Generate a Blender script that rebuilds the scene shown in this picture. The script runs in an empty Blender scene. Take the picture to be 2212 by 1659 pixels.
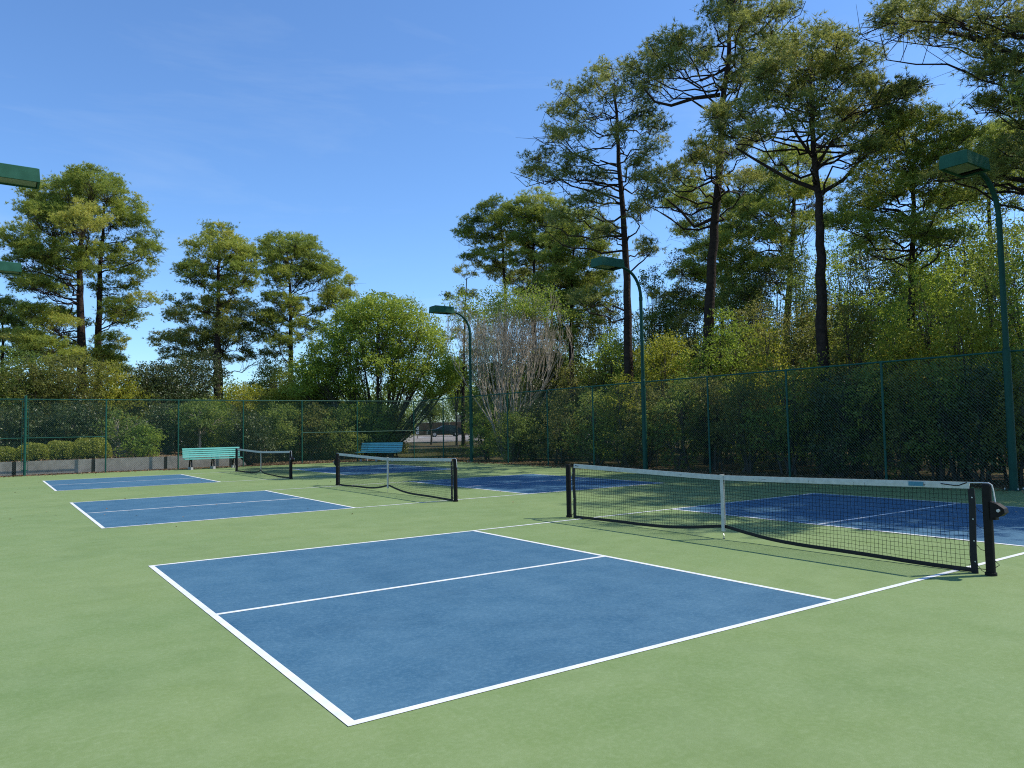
import bpy, math, random
import numpy as np

sc = bpy.context.scene
C = sc.collection
R = math.radians
# ------------------------------------------------------------------ camera
CX, CY, CZ = -8.3074, -3.8855, 1.5732
CROT = (1.62822, 0.018374, -0.606385)
FPX = 2263.16 / 3072.0
cam_d = bpy.data.cameras.new("camera")
cam_d.sensor_width = 36.0
cam_d.lens = 36.0 * FPX
cam_d.clip_start = 0.05
cam_d.clip_end = 2000
cam = bpy.data.objects.new("camera", cam_d)
cam.location = (CX, CY, CZ)
cam.rotation_euler = CROT
C.objects.link(cam)
sc.camera = cam
# ------------------------------------------------------------------ sky, sun, exposure
SUN_EL, SUN_AZ = 50.0, 117.0          # azimuth clockwise from +Y
w = bpy.data.worlds.new("World")
sc.world = w
w.use_nodes = True
nt = w.node_tree
bg = nt.nodes['Background']
sky = nt.nodes.new('ShaderNodeTexSky')
sky.sky_type = 'NISHITA'
sky.sun_disc = False
sky.sun_elevation = R(SUN_EL)
sky.sun_rotation = R(SUN_AZ)
sky.altitude = 0
sky.air_density = 1.0
sky.dust_density = 0.25
sky.ozone_density = 2.5
tone = nt.nodes.new('ShaderNodeMix'); tone.data_type = 'RGBA'; tone.blend_type = 'MULTIPLY'
tone.inputs[0].default_value = 1.0; tone.inputs[7].default_value = (0.84, 1.12, 1.42, 1)
nt.links.new(sky.outputs[0], tone.inputs[6])
wtc = nt.nodes.new('ShaderNodeTexCoord')
wmp = nt.nodes.new('ShaderNodeMapping'); wmp.inputs['Rotation'].default_value = (0.15, 0.35, 0.5); wmp.inputs['Scale'].default_value = (1.0, 1.6, 5.5)
wn1 = nt.nodes.new('ShaderNodeTexNoise'); wn1.inputs['Scale'].default_value = 2.2; wn1.inputs['Detail'].default_value = 7; wn1.inputs['Roughness'].default_value = 0.6; wn1.inputs['Distortion'].default_value = 0.4
wr1 = nt.nodes.new('ShaderNodeMapRange'); wr1.inputs[1].default_value = 0.53; wr1.inputs[2].default_value = 0.85; wr1.inputs[3].default_value = 0.0; wr1.inputs[4].default_value = 0.17
wmix = nt.nodes.new('ShaderNodeMix'); wmix.data_type = 'RGBA'; wmix.inputs[7].default_value = (5.2, 6.0, 6.6, 1)
nt.links.new(wtc.outputs['Generated'], wmp.inputs[0]); nt.links.new(wmp.outputs[0], wn1.inputs['Vector'])
nt.links.new(wn1.outputs[0], wr1.inputs[0]); nt.links.new(wr1.outputs[0], wmix.inputs[0])
nt.links.new(tone.outputs[2], wmix.inputs[6]); nt.links.new(wmix.outputs[2], bg.inputs[0])
bg.inputs[1].default_value = 0.15
sun_d = bpy.data.lights.new("sun", 'SUN')
sun_d.energy = 5.0
sun_d.angle = R(0.55)
sun_d.color = (1.0, 0.95, 0.86)
sun = bpy.data.objects.new("sun", sun_d)
sun.rotation_euler = (R(90 - SUN_EL), 0, R(180 - SUN_AZ))
sun.location = (40, -20, 50)
C.objects.link(sun)
sc.view_settings.view_transform = 'Standard'
sc.view_settings.look = 'None'
sc.view_settings.gamma = 1
sc.view_settings.exposure = 0.0
sc.cycles.max_bounces = 6
sc.cycles.diffuse_bounces = 3
sc.cycles.transmission_bounces = 3
sc.cycles.use_denoising = False
sc.cycles.filter_width = 1.1
sc.cycles.sample_clamp_indirect = 3.0

# ------------------------------------------------------------------ pixel helpers (photo coordinates, 2212 wide)
def _rot(rx, ry, rz):
    cx, sx, cy, sy, cz, sz = math.cos(rx), math.sin(rx), math.cos(ry), math.sin(ry), math.cos(rz), math.sin(rz)
    X = np.array([[1, 0, 0], [0, cx, -sx], [0, sx, cx]])
    Y = np.array([[cy, 0, sy], [0, 1, 0], [-sy, 0, cy]])
    Z = np.array([[cz, -sz, 0], [sz, cz, 0], [0, 0, 1]])
    return Z @ Y @ X
RM = _rot(*CROT)
FD = FPX * 2212
CAMP = np.array([CX, CY, CZ])
def ray(px, py):
    return RM @ np.array([(px - 1106) / FD, (829.5 - py) / FD, -1.0])
def at(px, py, rng):                      # point at horizontal range rng
    d = ray(px, py)
    return CAMP + d * (rng / math.hypot(d[0], d[1]))
def on_x(px, X):                          # range at which a column meets the plane x = X
    d = ray(px, 880)
    t = (X - CX) / d[0]
    return math.hypot(d[0], d[1]) * t
def on_y(px, Y):
    d = ray(px, 880)
    t = (Y - CY) / d[1]
    return math.hypot(d[0], d[1]) * t
GD = (0.495, 0.869)
def gz(x, y):                             # ground height outside the courts
    d = (x - CX) * GD[0] + (y - CY) * GD[1]
    return -0.03 + 0.012 * max(0.0, d - 46.0)

# ------------------------------------------------------------------ mesh builder
class MB:
    def __init__(self):
        self.v, self.f, self.n, self.t = [], [], 0, []
    def add(self, V, F, tint=None):
        V = np.asarray(V, float).reshape(-1, 3)
        if isinstance(F, list) and len({len(f) for f in F}) > 1:
            for L in sorted({len(f) for f in F}):
                G = np.array([f for f in F if len(f) == L], int)
                self.f.append(G + self.n); self.t.append(np.full(len(G), 0.5))
            self.v.append(V); self.n += len(V)
            return
        F = np.asarray(F, int)
        self.v.append(V)
        self.f.append(F + self.n)
        self.t.append(np.full(len(F), 0.5) if tint is None else np.asarray(tint, float))
        self.n += len(V)
    def box(self, c, s, rz=0.0, rx=0.0, taper=1.0):
        x, y, z = s[0] / 2, s[1] / 2, s[2] / 2
        k = taper
        P = np.array([[-x, -y, -z], [x, -y, -z], [x, y, -z], [-x, y, -z], [-x * k, -y * k, z], [x * k, -y * k, z], [x * k, y * k, z], [-x * k, y * k, z]])
        if rx:
            a, b = math.cos(rx), math.sin(rx)
            P = P @ np.array([[1, 0, 0], [0, a, -b], [0, b, a]]).T
        if rz:
            a, b = math.cos(rz), math.sin(rz)
            P = P @ np.array([[a, -b, 0], [b, a, 0], [0, 0, 1]]).T
        self.add(P + np.array(c), [[0, 3, 2, 1], [4, 5, 6, 7], [0, 1, 5, 4], [1, 2, 6, 5], [2, 3, 7, 6], [3, 0, 4, 7]])
    def tube(self, pts, r, n=6, cap=False):
        P = np.asarray(pts, float)
        m = len(P)
        r = np.broadcast_to(np.asarray(r, float), (m,))
        T = np.gradient(P, axis=0)
        T /= np.linalg.norm(T, axis=1)[:, None] + 1e-9
        up = np.array([0, 0, 1.0]) if abs(T[:, 2]).mean() < 0.8 else np.array([1.0, 0.2, 0])
        A = np.cross(T, up)
        A /= np.linalg.norm(A, axis=1)[:, None] + 1e-9
        B = np.cross(A, T)
        an = np.arange(n) * 2 * np.pi / n
        V = P[:, None] + r[:, None, None] * (np.cos(an)[None, :, None] * A[:, None] + np.sin(an)[None, :, None] * B[:, None])
        i = np.arange(m - 1)[:, None] * n
        j = np.arange(n)[None]
        k = (j + 1) % n
        F = np.stack([i + j, i + n + j, i + n + k, i + k], -1).reshape(-1, 4)
        self.add(V.reshape(-1, 3), F)
        if cap:
            for e, row in ((P[0], 0), (P[-1], m - 1)):
                ring = V[row]
                b = np.vstack([ring, e[None]])
                idx = np.arange(n)
                nx = (idx + 1) % n
                c = np.full(n, n)
                tri = np.stack([idx, nx, c] if row == 0 else [nx, idx, c], -1)
                self.add(b, tri)
    def sticks(self, A, B, ra, rb):           # many straight 3-sided twigs
        A, B = np.asarray(A, float).reshape(-1, 3), np.asarray(B, float).reshape(-1, 3)
        m = len(A)
        if m == 0: return
        ra = np.broadcast_to(ra, (m,)); rb = np.broadcast_to(rb, (m,))
        T = B - A
        T = T / (np.linalg.norm(T, axis=1)[:, None] + 1e-9)
        ref = np.where(np.abs(T[:, 2:3]) > 0.85, np.array([[1.0, 0, 0]]), np.array([[0, 0, 1.0]]))
        N = np.cross(T, ref); N /= np.linalg.norm(N, axis=1)[:, None] + 1e-9
        M = np.cross(T, N)
        vs = []
        for P, r in ((A, ra), (B, rb)):
            for k in range(3):
                a = k * 2.0944
                vs.append(P + r[:, None] * (math.cos(a) * N + math.sin(a) * M))
        V = np.stack(vs, 1)
        base = np.arange(m)[:, None] * 6
        F = np.concatenate([base + np.array([[k, (k + 1) % 3, 3 + (k + 1) % 3, 3 + k]]) for k in range(3)], 0)
        self.add(V.reshape(-1, 3), F)
    def mesh(self, name, mat, smooth=False):
        me = bpy.data.meshes.new(name)
        V = np.concatenate(self.v)
        tot = np.concatenate([np.full(len(f), f.shape[1]) for f in self.f])
        flat = np.concatenate([f.ravel() for f in self.f])
        start = np.concatenate([[0], np.cumsum(tot)[:-1]])
        me.vertices.add(len(V)); me.vertices.foreach_set('co', V.ravel().astype(np.float32))
        me.loops.add(len(flat)); me.loops.foreach_set('vertex_index', flat.astype(np.int32))
        me.polygons.add(len(tot)); me.polygons.foreach_set('loop_start', start.astype(np.int32)); me.polygons.foreach_set('loop_total', tot.astype(np.int32))
        me.polygons.foreach_set('use_smooth', np.full(len(tot), bool(smooth)))
        at_ = me.attributes.new('tint', 'FLOAT', 'FACE')
        at_.data.foreach_set('value', np.concatenate(self.t).astype(np.float32))
        me.update(calc_edges=True)
        me.materials.append(mat)
        return me
    def build(self, name, mat, parent=None, smooth=False, loc=None):
        o = bpy.data.objects.new(name, self.mesh(name, mat, smooth))
        if loc is not None: o.location = loc
        if parent: o.parent = parent
        C.objects.link(o)
        return o

def tag(o, label=None, cat=None, group=None, kind=None):
    if label: o['label'] = label
    if cat: o['category'] = cat
    if group: o['group'] = group
    if kind: o['kind'] = kind
    return o
def thing(name, label, cat, loc=(0, 0, 0), rz=0, group=None):
    o = bpy.data.objects.new(name, None)
    o.empty_display_size = 0.2
    o.location = loc
    o.rotation_euler = (0, 0, rz)
    C.objects.link(o)
    return tag(o, label, cat, group)
def children_of(o): return [c for c in bpy.data.objects if c.parent == o]
def copy_tree(o, parent=None):
    kids = children_of(o)
    c = o.copy(); C.objects.link(c)
    c.parent = parent
    for k in kids: copy_tree(k, c)
    return c

# ------------------------------------------------------------------ materials
def mat(name, col, rough=0.6, metal=0.0, spec=0.5, noise=None, bump=None):
    m = bpy.data.materials.new(name)
    m.use_nodes = True
    t = m.node_tree
    b = t.nodes['Principled BSDF']
    b.inputs['Base Color'].default_value = (*col, 1)
    b.inputs['Roughness'].default_value = rough
    b.inputs['Metallic'].default_value = metal
    b.inputs['Specular IOR Level'].default_value = spec
    if noise:                                 # (scale, second colour, detail)
        tc = t.nodes.new('ShaderNodeTexCoord')
        nz = t.nodes.new('ShaderNodeTexNoise'); nz.inputs['Scale'].default_value = noise[0]; nz.inputs['Detail'].default_value = noise[2]
        nz.inputs['Roughness'].default_value = 0.65
        rp = t.nodes.new('ShaderNodeValToRGB')
        rp.color_ramp.elements[0].position = 0.35; rp.color_ramp.elements[1].position = 0.68
        rp.color_ramp.elements[0].color = (*col, 1); rp.color_ramp.elements[1].color = (*noise[1], 1)
        t.links.new(tc.outputs['Object'], nz.inputs['Vector'])
        t.links.new(nz.outputs[0], rp.inputs[0]); t.links.new(rp.outputs[0], b.inputs['Base Color'])
    if bump:
        tc = t.nodes.new('ShaderNodeTexCoord')
        nz = t.nodes.new('ShaderNodeTexNoise'); nz.inputs['Scale'].default_value = bump[0]; nz.inputs['Detail'].default_value = 4
        bp = t.nodes.new('ShaderNodeBump'); bp.inputs['Strength'].default_value = bump[1]; bp.inputs['Distance'].default_value = bump[2]
        t.links.new(tc.outputs['Object'], nz.inputs['Vector'])
        t.links.new(nz.outputs[0], bp.inputs['Height']); t.links.new(bp.outputs[0], b.inputs['Normal'])
    return m

def leaf_mat(name, cols, trans=0.35, rough=0.5, spec=0.3, gain=1.8):
    m = bpy.data.materials.new(name)
    m.use_nodes = True
    t = m.node_tree
    b = t.nodes['Principled BSDF']; out = t.nodes['Material Output']
    a = t.nodes.new('ShaderNodeAttribute'); a.attribute_name = 'tint'
    rp = t.nodes.new('ShaderNodeValToRGB')
    els = rp.color_ramp.elements
    cols = [tuple(min(0.5, v * gain) for v in c) for c in cols]
    els[0].position = 0; els[1].position = 1
    els[0].color = (*cols[0], 1); els[1].color = (*cols[-1], 1)
    for i, c in enumerate(cols[1:-1]):
        e = els.new((i + 1) / (len(cols) - 1)); e.color = (*c, 1)
    t.links.new(a.outputs['Fac'], rp.inputs[0])
    t.links.new(rp.outputs[0], b.inputs['Base Color'])
    b.inputs['Roughness'].default_value = rough
    b.inputs['Specular IOR Level'].default_value = spec
    tr = t.nodes.new('ShaderNodeBsdfTranslucent')
    mx = t.nodes.new('ShaderNodeMixShader'); mx.inputs[0].default_value = trans
    hs = t.nodes.new('ShaderNodeHueSaturation'); hs.inputs['Hue'].default_value = 0.485; hs.inputs['Value'].default_value = 1.35
    t.links.new(rp.outputs[0], hs.inputs['Color']); t.links.new(hs.outputs[0], tr.inputs[0])
    t.links.new(b.outputs[0], mx.inputs[1]); t.links.new(tr.outputs[0], mx.inputs[2]); t.links.new(mx.outputs[0], out.inputs[0])
    return m

def court_mat(name, col, col2, dust, spec=0.25):
    m = bpy.data.materials.new(name)
    m.use_nodes = True
    t = m.node_tree; L = t.links.new
    b = t.nodes['Principled BSDF']
    tc = t.nodes.new('ShaderNodeTexCoord')
    def nz(s, d, r=0.6, sc=None):
        n = t.nodes.new('ShaderNodeTexNoise'); n.inputs['Scale'].default_value = s; n.inputs['Detail'].default_value = d; n.inputs['Roughness'].default_value = r
        if sc:
            mp = t.nodes.new('ShaderNodeMapping'); mp.inputs['Scale'].default_value = sc; mp.inputs['Rotation'].default_value = (0, 0, 0.6)
            L(tc.outputs['Object'], mp.inputs[0]); L(mp.outputs[0], n.inputs['Vector'])
        else: L(tc.outputs['Object'], n.inputs['Vector'])
        return n
    def ramp(n, a, c):
        r = t.nodes.new('ShaderNodeMapRange'); r.inputs[1].default_value = a; r.inputs[2].default_value = c
        L(n.outputs[0], r.inputs[0]); return r
    def mix(f, A, B, k=1.0, mode='MIX'):
        x = t.nodes.new('ShaderNodeMix'); x.data_type = 'RGBA'; x.blend_type = mode
        if isinstance(f, float): x.inputs[0].default_value = f
        else:
            mm = t.nodes.new('ShaderNodeMath'); mm.operation = 'MULTIPLY'; mm.inputs[1].default_value = k
            L(f.outputs[0], mm.inputs[0]); L(mm.outputs[0], x.inputs[0])
        for s, v in ((6, A), (7, B)):
            if isinstance(v, tuple): x.inputs[s].default_value = (*v, 1)
            else: L(v.outputs[2], x.inputs[s])
        return x
    big = ramp(nz(0.35, 5, 0.6), 0.35, 0.7)
    mid = ramp(nz(2.2, 6, 0.7), 0.35, 0.75)
    fine = ramp(nz(26, 5, 0.75), 0.45, 0.78)
    scuff = ramp(nz(9, 7, 0.8, (1, 3.2, 1)), 0.58, 0.78)
    grit = ramp(nz(170, 2, 0.6), 0.3, 0.8)
    x = mix(big, col, col2, 0.8)
    x = mix(mid, x, dust, 0.30)
    x = mix(fine, x, dust, 0.42)
    x = mix(scuff, x, dust, 0.62)
    dark = tuple(c * 0.72 for c in col)
    x = mix(grit, x, dark, 0.45)
    stain = ramp(nz(0.9, 8, 0.72), 0.50, 0.72)
    x = mix(stain, x, tuple(c * 0.78 for c in col), 0.45)
    skid = ramp(nz(3.4, 8, 0.82, (4.5, 0.7, 1)), 0.60, 0.74)
    x = mix(skid, x, dust, 0.45)
    # thin pale scratches left by shoes
    vor = t.nodes.new('ShaderNodeTexVoronoi'); vor.feature = 'DISTANCE_TO_EDGE'; vor.inputs['Scale'].default_value = 0.55
    wob = nz(1.4, 3)
    add = t.nodes.new('ShaderNodeMixRGB'); add.inputs[0].default_value = 0.35
    L(tc.outputs['Object'], add.inputs[1]); L(wob.outputs['Color'], add.inputs[2]); L(add.outputs[0], vor.inputs['Vector'])
    ed = t.nodes.new('ShaderNodeMapRange'); ed.inputs[1].default_value = 0.0; ed.inputs[2].default_value = 0.006; ed.inputs[3].default_value = 1; ed.inputs[4].default_value = 0
    L(vor.outputs['Distance'], ed.inputs[0])
    gate = ramp(nz(0.8, 2), 0.6, 0.68)
    mm = t.nodes.new('ShaderNodeMath'); mm.operation = 'MULTIPLY'; L(ed.outputs[0], mm.inputs[0]); L(gate.outputs[0], mm.inputs[1])
    x = mix(mm, x, dust, 0.12)
    L(x.outputs[2], b.inputs['Base Color'])
    b.inputs['Roughness'].default_value = 0.75
    b.inputs['Specular IOR Level'].default_value = spec
    bp = t.nodes.new('ShaderNodeBump'); bp.inputs['Strength'].default_value = 0.5; bp.inputs['Distance'].default_value = 0.0025
    L(nz(220, 3).outputs[0], bp.inputs['Height']); L(bp.outputs[0], b.inputs['Normal'])
    return m

M = {}
M['green'] = court_mat('court green', (0.156, 0.234, 0.074), (0.216, 0.282, 0.098), (0.33, 0.40, 0.21))
M['blue'] = court_mat('court blue', (0.030, 0.106, 0.182), (0.049, 0.138, 0.214), (0.18, 0.32, 0.40))
M['line'] = mat('line paint', (0.80, 0.80, 0.78), 0.6, noise=(7.0, (0.62, 0.64, 0.60), 8))
M['soil'] = mat('leaf litter ground', (0.105, 0.065, 0.038), 0.95, spec=0.1, noise=(0.9, (0.075, 0.085, 0.028), 9), bump=(6, 0.6, 0.05))
M['bank'] = mat('pine straw bank', (0.22, 0.145, 0.085), 0.95, spec=0.1, noise=(2.5, (0.12, 0.085, 0.05), 9), bump=(9, 0.6, 0.04))
M['road'] = mat('sandy road', (0.30, 0.265, 0.23), 0.9, spec=0.15, noise=(0.5, (0.20, 0.175, 0.15), 6))
M['concrete'] = mat('weathered concrete', (0.42, 0.385, 0.325), 0.9, spec=0.15, noise=(3.5, (0.27, 0.245, 0.205), 8), bump=(30, 0.4, 0.01))
M['pale_concrete'] = mat('pale concrete', (0.5, 0.48, 0.45), 0.9, spec=0.15, noise=(5, (0.42, 0.40, 0.37), 5))
M['fence'] = mat('green coated steel', (0.010, 0.075, 0.052), 0.5, spec=0.25, noise=(6, (0.016, 0.095, 0.068), 4))
M['wire'] = mat('green coated wire', (0.035, 0.105, 0.075), 0.4, spec=0.5)
M['lamp'] = mat('lamp green enamel', (0.009, 0.056, 0.038), 0.55, spec=0.2, noise=(3, (0.014, 0.075, 0.052), 5))
M['lamp_head'] = mat('lamp head green enamel', (0.020, 0.092, 0.052), 0.65, spec=0.2, noise=(4, (0.030, 0.118, 0.07), 5))  # heads get a lighter green than the poles
M['lens'] = mat('lamp lens', (0.28, 0.34, 0.24), 0.25, noise=(7, (0.18, 0.24, 0.14), 5))
M['black'] = mat('black powder coat', (0.006, 0.005, 0.005), 0.6, spec=0.2, noise=(18, (0.011, 0.009, 0.008), 5))
M['cord'] = mat('black net cord', (0.010, 0.011, 0.012), 0.8, spec=0.2)
M['band'] = mat('black vinyl band', (0.010, 0.010, 0.011), 0.6, spec=0.3)
M['tape'] = mat('white vinyl tape', (0.56, 0.56, 0.51), 0.7, noise=(14, (0.42, 0.43, 0.38), 6))
M['cable'] = mat('pale coated cable', (0.62, 0.60, 0.56), 0.5)
M['steel'] = mat('zinc steel', (0.5, 0.5, 0.5), 0.35, 0.8)
M['badge'] = mat('blue maker badge', (0.03, 0.16, 0.24), 0.5, noise=(60, (0.05, 0.22, 0.30), 3))
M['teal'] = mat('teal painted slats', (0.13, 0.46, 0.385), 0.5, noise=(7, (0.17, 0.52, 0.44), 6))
M['teal_shade'] = mat('teal slats with shade tint', (0.13, 0.43, 0.47), 0.5, noise=(7, (0.17, 0.50, 0.53), 6))  # same teal paint, the bluish cast of shade mixed into its colour
M['iron'] = mat('black cast iron', (0.008, 0.009, 0.010), 0.45)
M['bark'] = mat('pine bark', (0.055, 0.039, 0.030), 0.95, spec=0.1, noise=(7, (0.022, 0.017, 0.015), 8), bump=(9, 0.9, 0.05))
M['bark_grey'] = mat('grey bark', (0.10, 0.085, 0.07), 0.95, spec=0.1, noise=(6, (0.05, 0.042, 0.036), 7), bump=(14, 0.7, 0.03))
M['bark_pale'] = mat('pale smooth bark', (0.47, 0.40, 0.31), 0.85, spec=0.15, noise=(6, (0.33, 0.28, 0.215), 6))
M['timber'] = mat('brown timber boards', (0.16, 0.085, 0.05), 0.85, spec=0.2, noise=(3, (0.10, 0.05, 0.032), 7))
M['timber_pale'] = mat('pale timber', (0.36, 0.27, 0.19), 0.85, spec=0.2, noise=(3, (0.28, 0.2, 0.14), 6))
M['dark_timber'] = mat('dark treated timber', (0.022, 0.020, 0.020), 0.85, spec=0.2, noise=(5, (0.04, 0.035, 0.03), 6))
M['car'] = mat('dark green grey car paint', (0.010, 0.016, 0.017), 0.3, spec=0.3)
M['glass'] = mat('car glass', (0.03, 0.05, 0.055), 0.08)
M['rubber'] = mat('tyre rubber', (0.012, 0.012, 0.012), 0.8)
M['tail'] = mat('tail lamp', (0.25, 0.02, 0.02), 0.3)
M['white'] = mat('white painted board', (0.75, 0.75, 0.72), 0.6)
M['needle'] = leaf_mat('pine needles', [(0.048, 0.072, 0.014), (0.097, 0.124, 0.021), (0.145, 0.166, 0.028), (0.197, 0.195, 0.04)], 0.45, 0.45, 0.3, 2.4)
M['needle_dark'] = leaf_mat('dark pine needles', [(0.040, 0.055, 0.015), (0.080, 0.096, 0.022), (0.118, 0.130, 0.029), (0.165, 0.160, 0.042)], 0.45, 0.45, 0.3, 2.4)
M['leaf_bright'] = leaf_mat('bright spring leaves', [(0.046, 0.080, 0.012), (0.083, 0.128, 0.016), (0.130, 0.175, 0.022), (0.185, 0.220, 0.035)], 0.5, gain=1.95)
M['leaf_green'] = leaf_mat('mid green leaves', [(0.040, 0.065, 0.013), (0.070, 0.105, 0.018), (0.105, 0.140, 0.024), (0.145, 0.165, 0.036)], 0.45, gain=1.85)
M['leaf_dark'] = leaf_mat('dark evergreen leaves', [(0.020, 0.032, 0.010), (0.036, 0.054, 0.014), (0.056, 0.076, 0.019), (0.09, 0.095, 0.028)], 0.22, 0.4, 0.4, gain=1.4)
M['leaf_yellow'] = leaf_mat('yellow green leaves', [(0.070, 0.088, 0.012), (0.120, 0.140, 0.015), (0.175, 0.190, 0.020), (0.23, 0.225, 0.035)], 0.5, gain=1.7)
M['leaf_olive'] = leaf_mat('olive twig leaves', [(0.045, 0.054, 0.014), (0.080, 0.092, 0.019), (0.122, 0.130, 0.027), (0.165, 0.155, 0.042)], 0.45, gain=1.6)
M['box'] = leaf_mat('clipped boxwood leaves', [(0.055, 0.075, 0.010), (0.105, 0.125, 0.014), (0.16, 0.175, 0.020), (0.22, 0.205, 0.03)], 0.3, 0.4, 0.4)
M['grass'] = leaf_mat('grass blades', [(0.04, 0.055, 0.012), (0.07, 0.09, 0.018), (0.11, 0.115, 0.03), (0.16, 0.14, 0.06)], 0.3)
M['litter'] = leaf_mat('fallen leaves', [(0.09, 0.045, 0.022), (0.17, 0.095, 0.045), (0.27, 0.18, 0.095), (0.38, 0.29, 0.18)], 0.1, 0.8, 0.1, 1.0)

# ------------------------------------------------------------------ ground, courts, road
def struct(name, mb, m): return tag(mb.build(name, m), kind='structure')
mb = MB()
px_, py_ = -GD[1], GD[0]
def gp(d, s):
    x, y = CX + GD[0] * d + px_ * s, CY + GD[1] * d + py_ * s
    return (x, y, gz(x, y))
for a, b in ((-500, 46), (46, 620)):
    mb.add([gp(a, -600), gp(b, -600), gp(b, 600), gp(a, 600)], [[0, 3, 2, 1]])
struct('ground', mb, M['soil'])
mb = MB(); mb.box((0.05, 8.0, -0.05), (20.9, 47.6, 0.1))
struct('court_surface', mb, M['green'])
CV = (0.0, 10.577, 21.329)                 # near sideline of each court
HB, KT, LW = 6.706, 2.134, 0.058
def sheet(mb, x0, y0, x1, y1, z):
    mb.add([(x0, y0, z), (x1, y0, z), (x1, y1, z), (x0, y1, z)], [[0, 1, 2, 3]])
for v in CV:
    b = MB(); l = MB()
    for s in (-1, 1):
        xs = sorted((s * HB, s * KT))
        sheet(b, xs[0] + 0.01, v + 0.01, xs[1] - 0.01, v + 6.086, 0.002)
        e = sorted((s * HB, s * (HB - LW)))
        sheet(l, e[0], v, e[1], v + 6.096, 0.004)                           # baseline
        e = sorted((s * KT, s * (KT - LW) + 0))
        e = sorted((s * (KT + LW), s * KT))
        sheet(l, e[0], v + LW, e[1], v + 6.096 - LW, 0.004)                 # kitchen line
        e = sorted((s * (HB - LW), s * (KT + LW)))
        sheet(l, e[0], v + 3.048 - LW / 2, e[1], v + 3.048 + LW / 2, 0.004)  # centre line
    for y0 in (v, v + 6.096 - LW):
        sheet(l, -HB + LW, y0, HB - LW, y0 + LW, 0.004)
    struct('court_paint', b, M['blue']); struct('court_lines', l, M['line'])

mb = MB()                                   # raised planting bank behind the retaining wall
nx_, ny_ = 60, 30
xs = np.linspace(-60, 1.75, nx_); ys = np.linspace(32.72, 80, ny_)
rg = np.random.default_rng(3)
Z = 0.50 + rg.normal(0, 0.02, (nx_, ny_)) + 0.1 * np.clip((ys - 34) / 20, 0, 1)[None]
Z[-1, :] = -0.05
V = np.stack([np.repeat(xs[:, None], ny_, 1), np.repeat(ys[None], nx_, 0), Z], -1)
V[-1, :, 0] += np.linspace(0.5, 3.5, ny_); V[-2, :, 0] = 1.4
i, j = np.meshgrid(np.arange(nx_ - 1), np.arange(ny_ - 1), indexing='ij')
q = (i * ny_ + j).ravel()
mb.add(V.reshape(-1, 3), np.stack([q, q + ny_, q + ny_ + 1, q + 1], -1))
struct('bank', mb, M['bank'])
def bank_z(x, y): return 0.52 if (x < 1.5 and y > 32.7) else gz(x, y)

mb = MB()                                   # sandy road and car park beyond the trees
mb.add([tuple(np.array(gp(d, s)) + (0, 0, 0.02)) for d, s in ((76, -60), (104, -60), (104, 40), (72, 40))], [[0, 3, 2, 1]])
struct('road', mb, M['road'])
mb = MB()
mb.add([tuple(np.array(gp(d, s)) + (0, 0, 0.03)) for d, s in ((91.5, -3), (92.3, -3), (92.3, 3.2), (91.5, 3.2))], [[0, 3, 2, 1]])
struct('road_marking', mb, M['line'])

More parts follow.
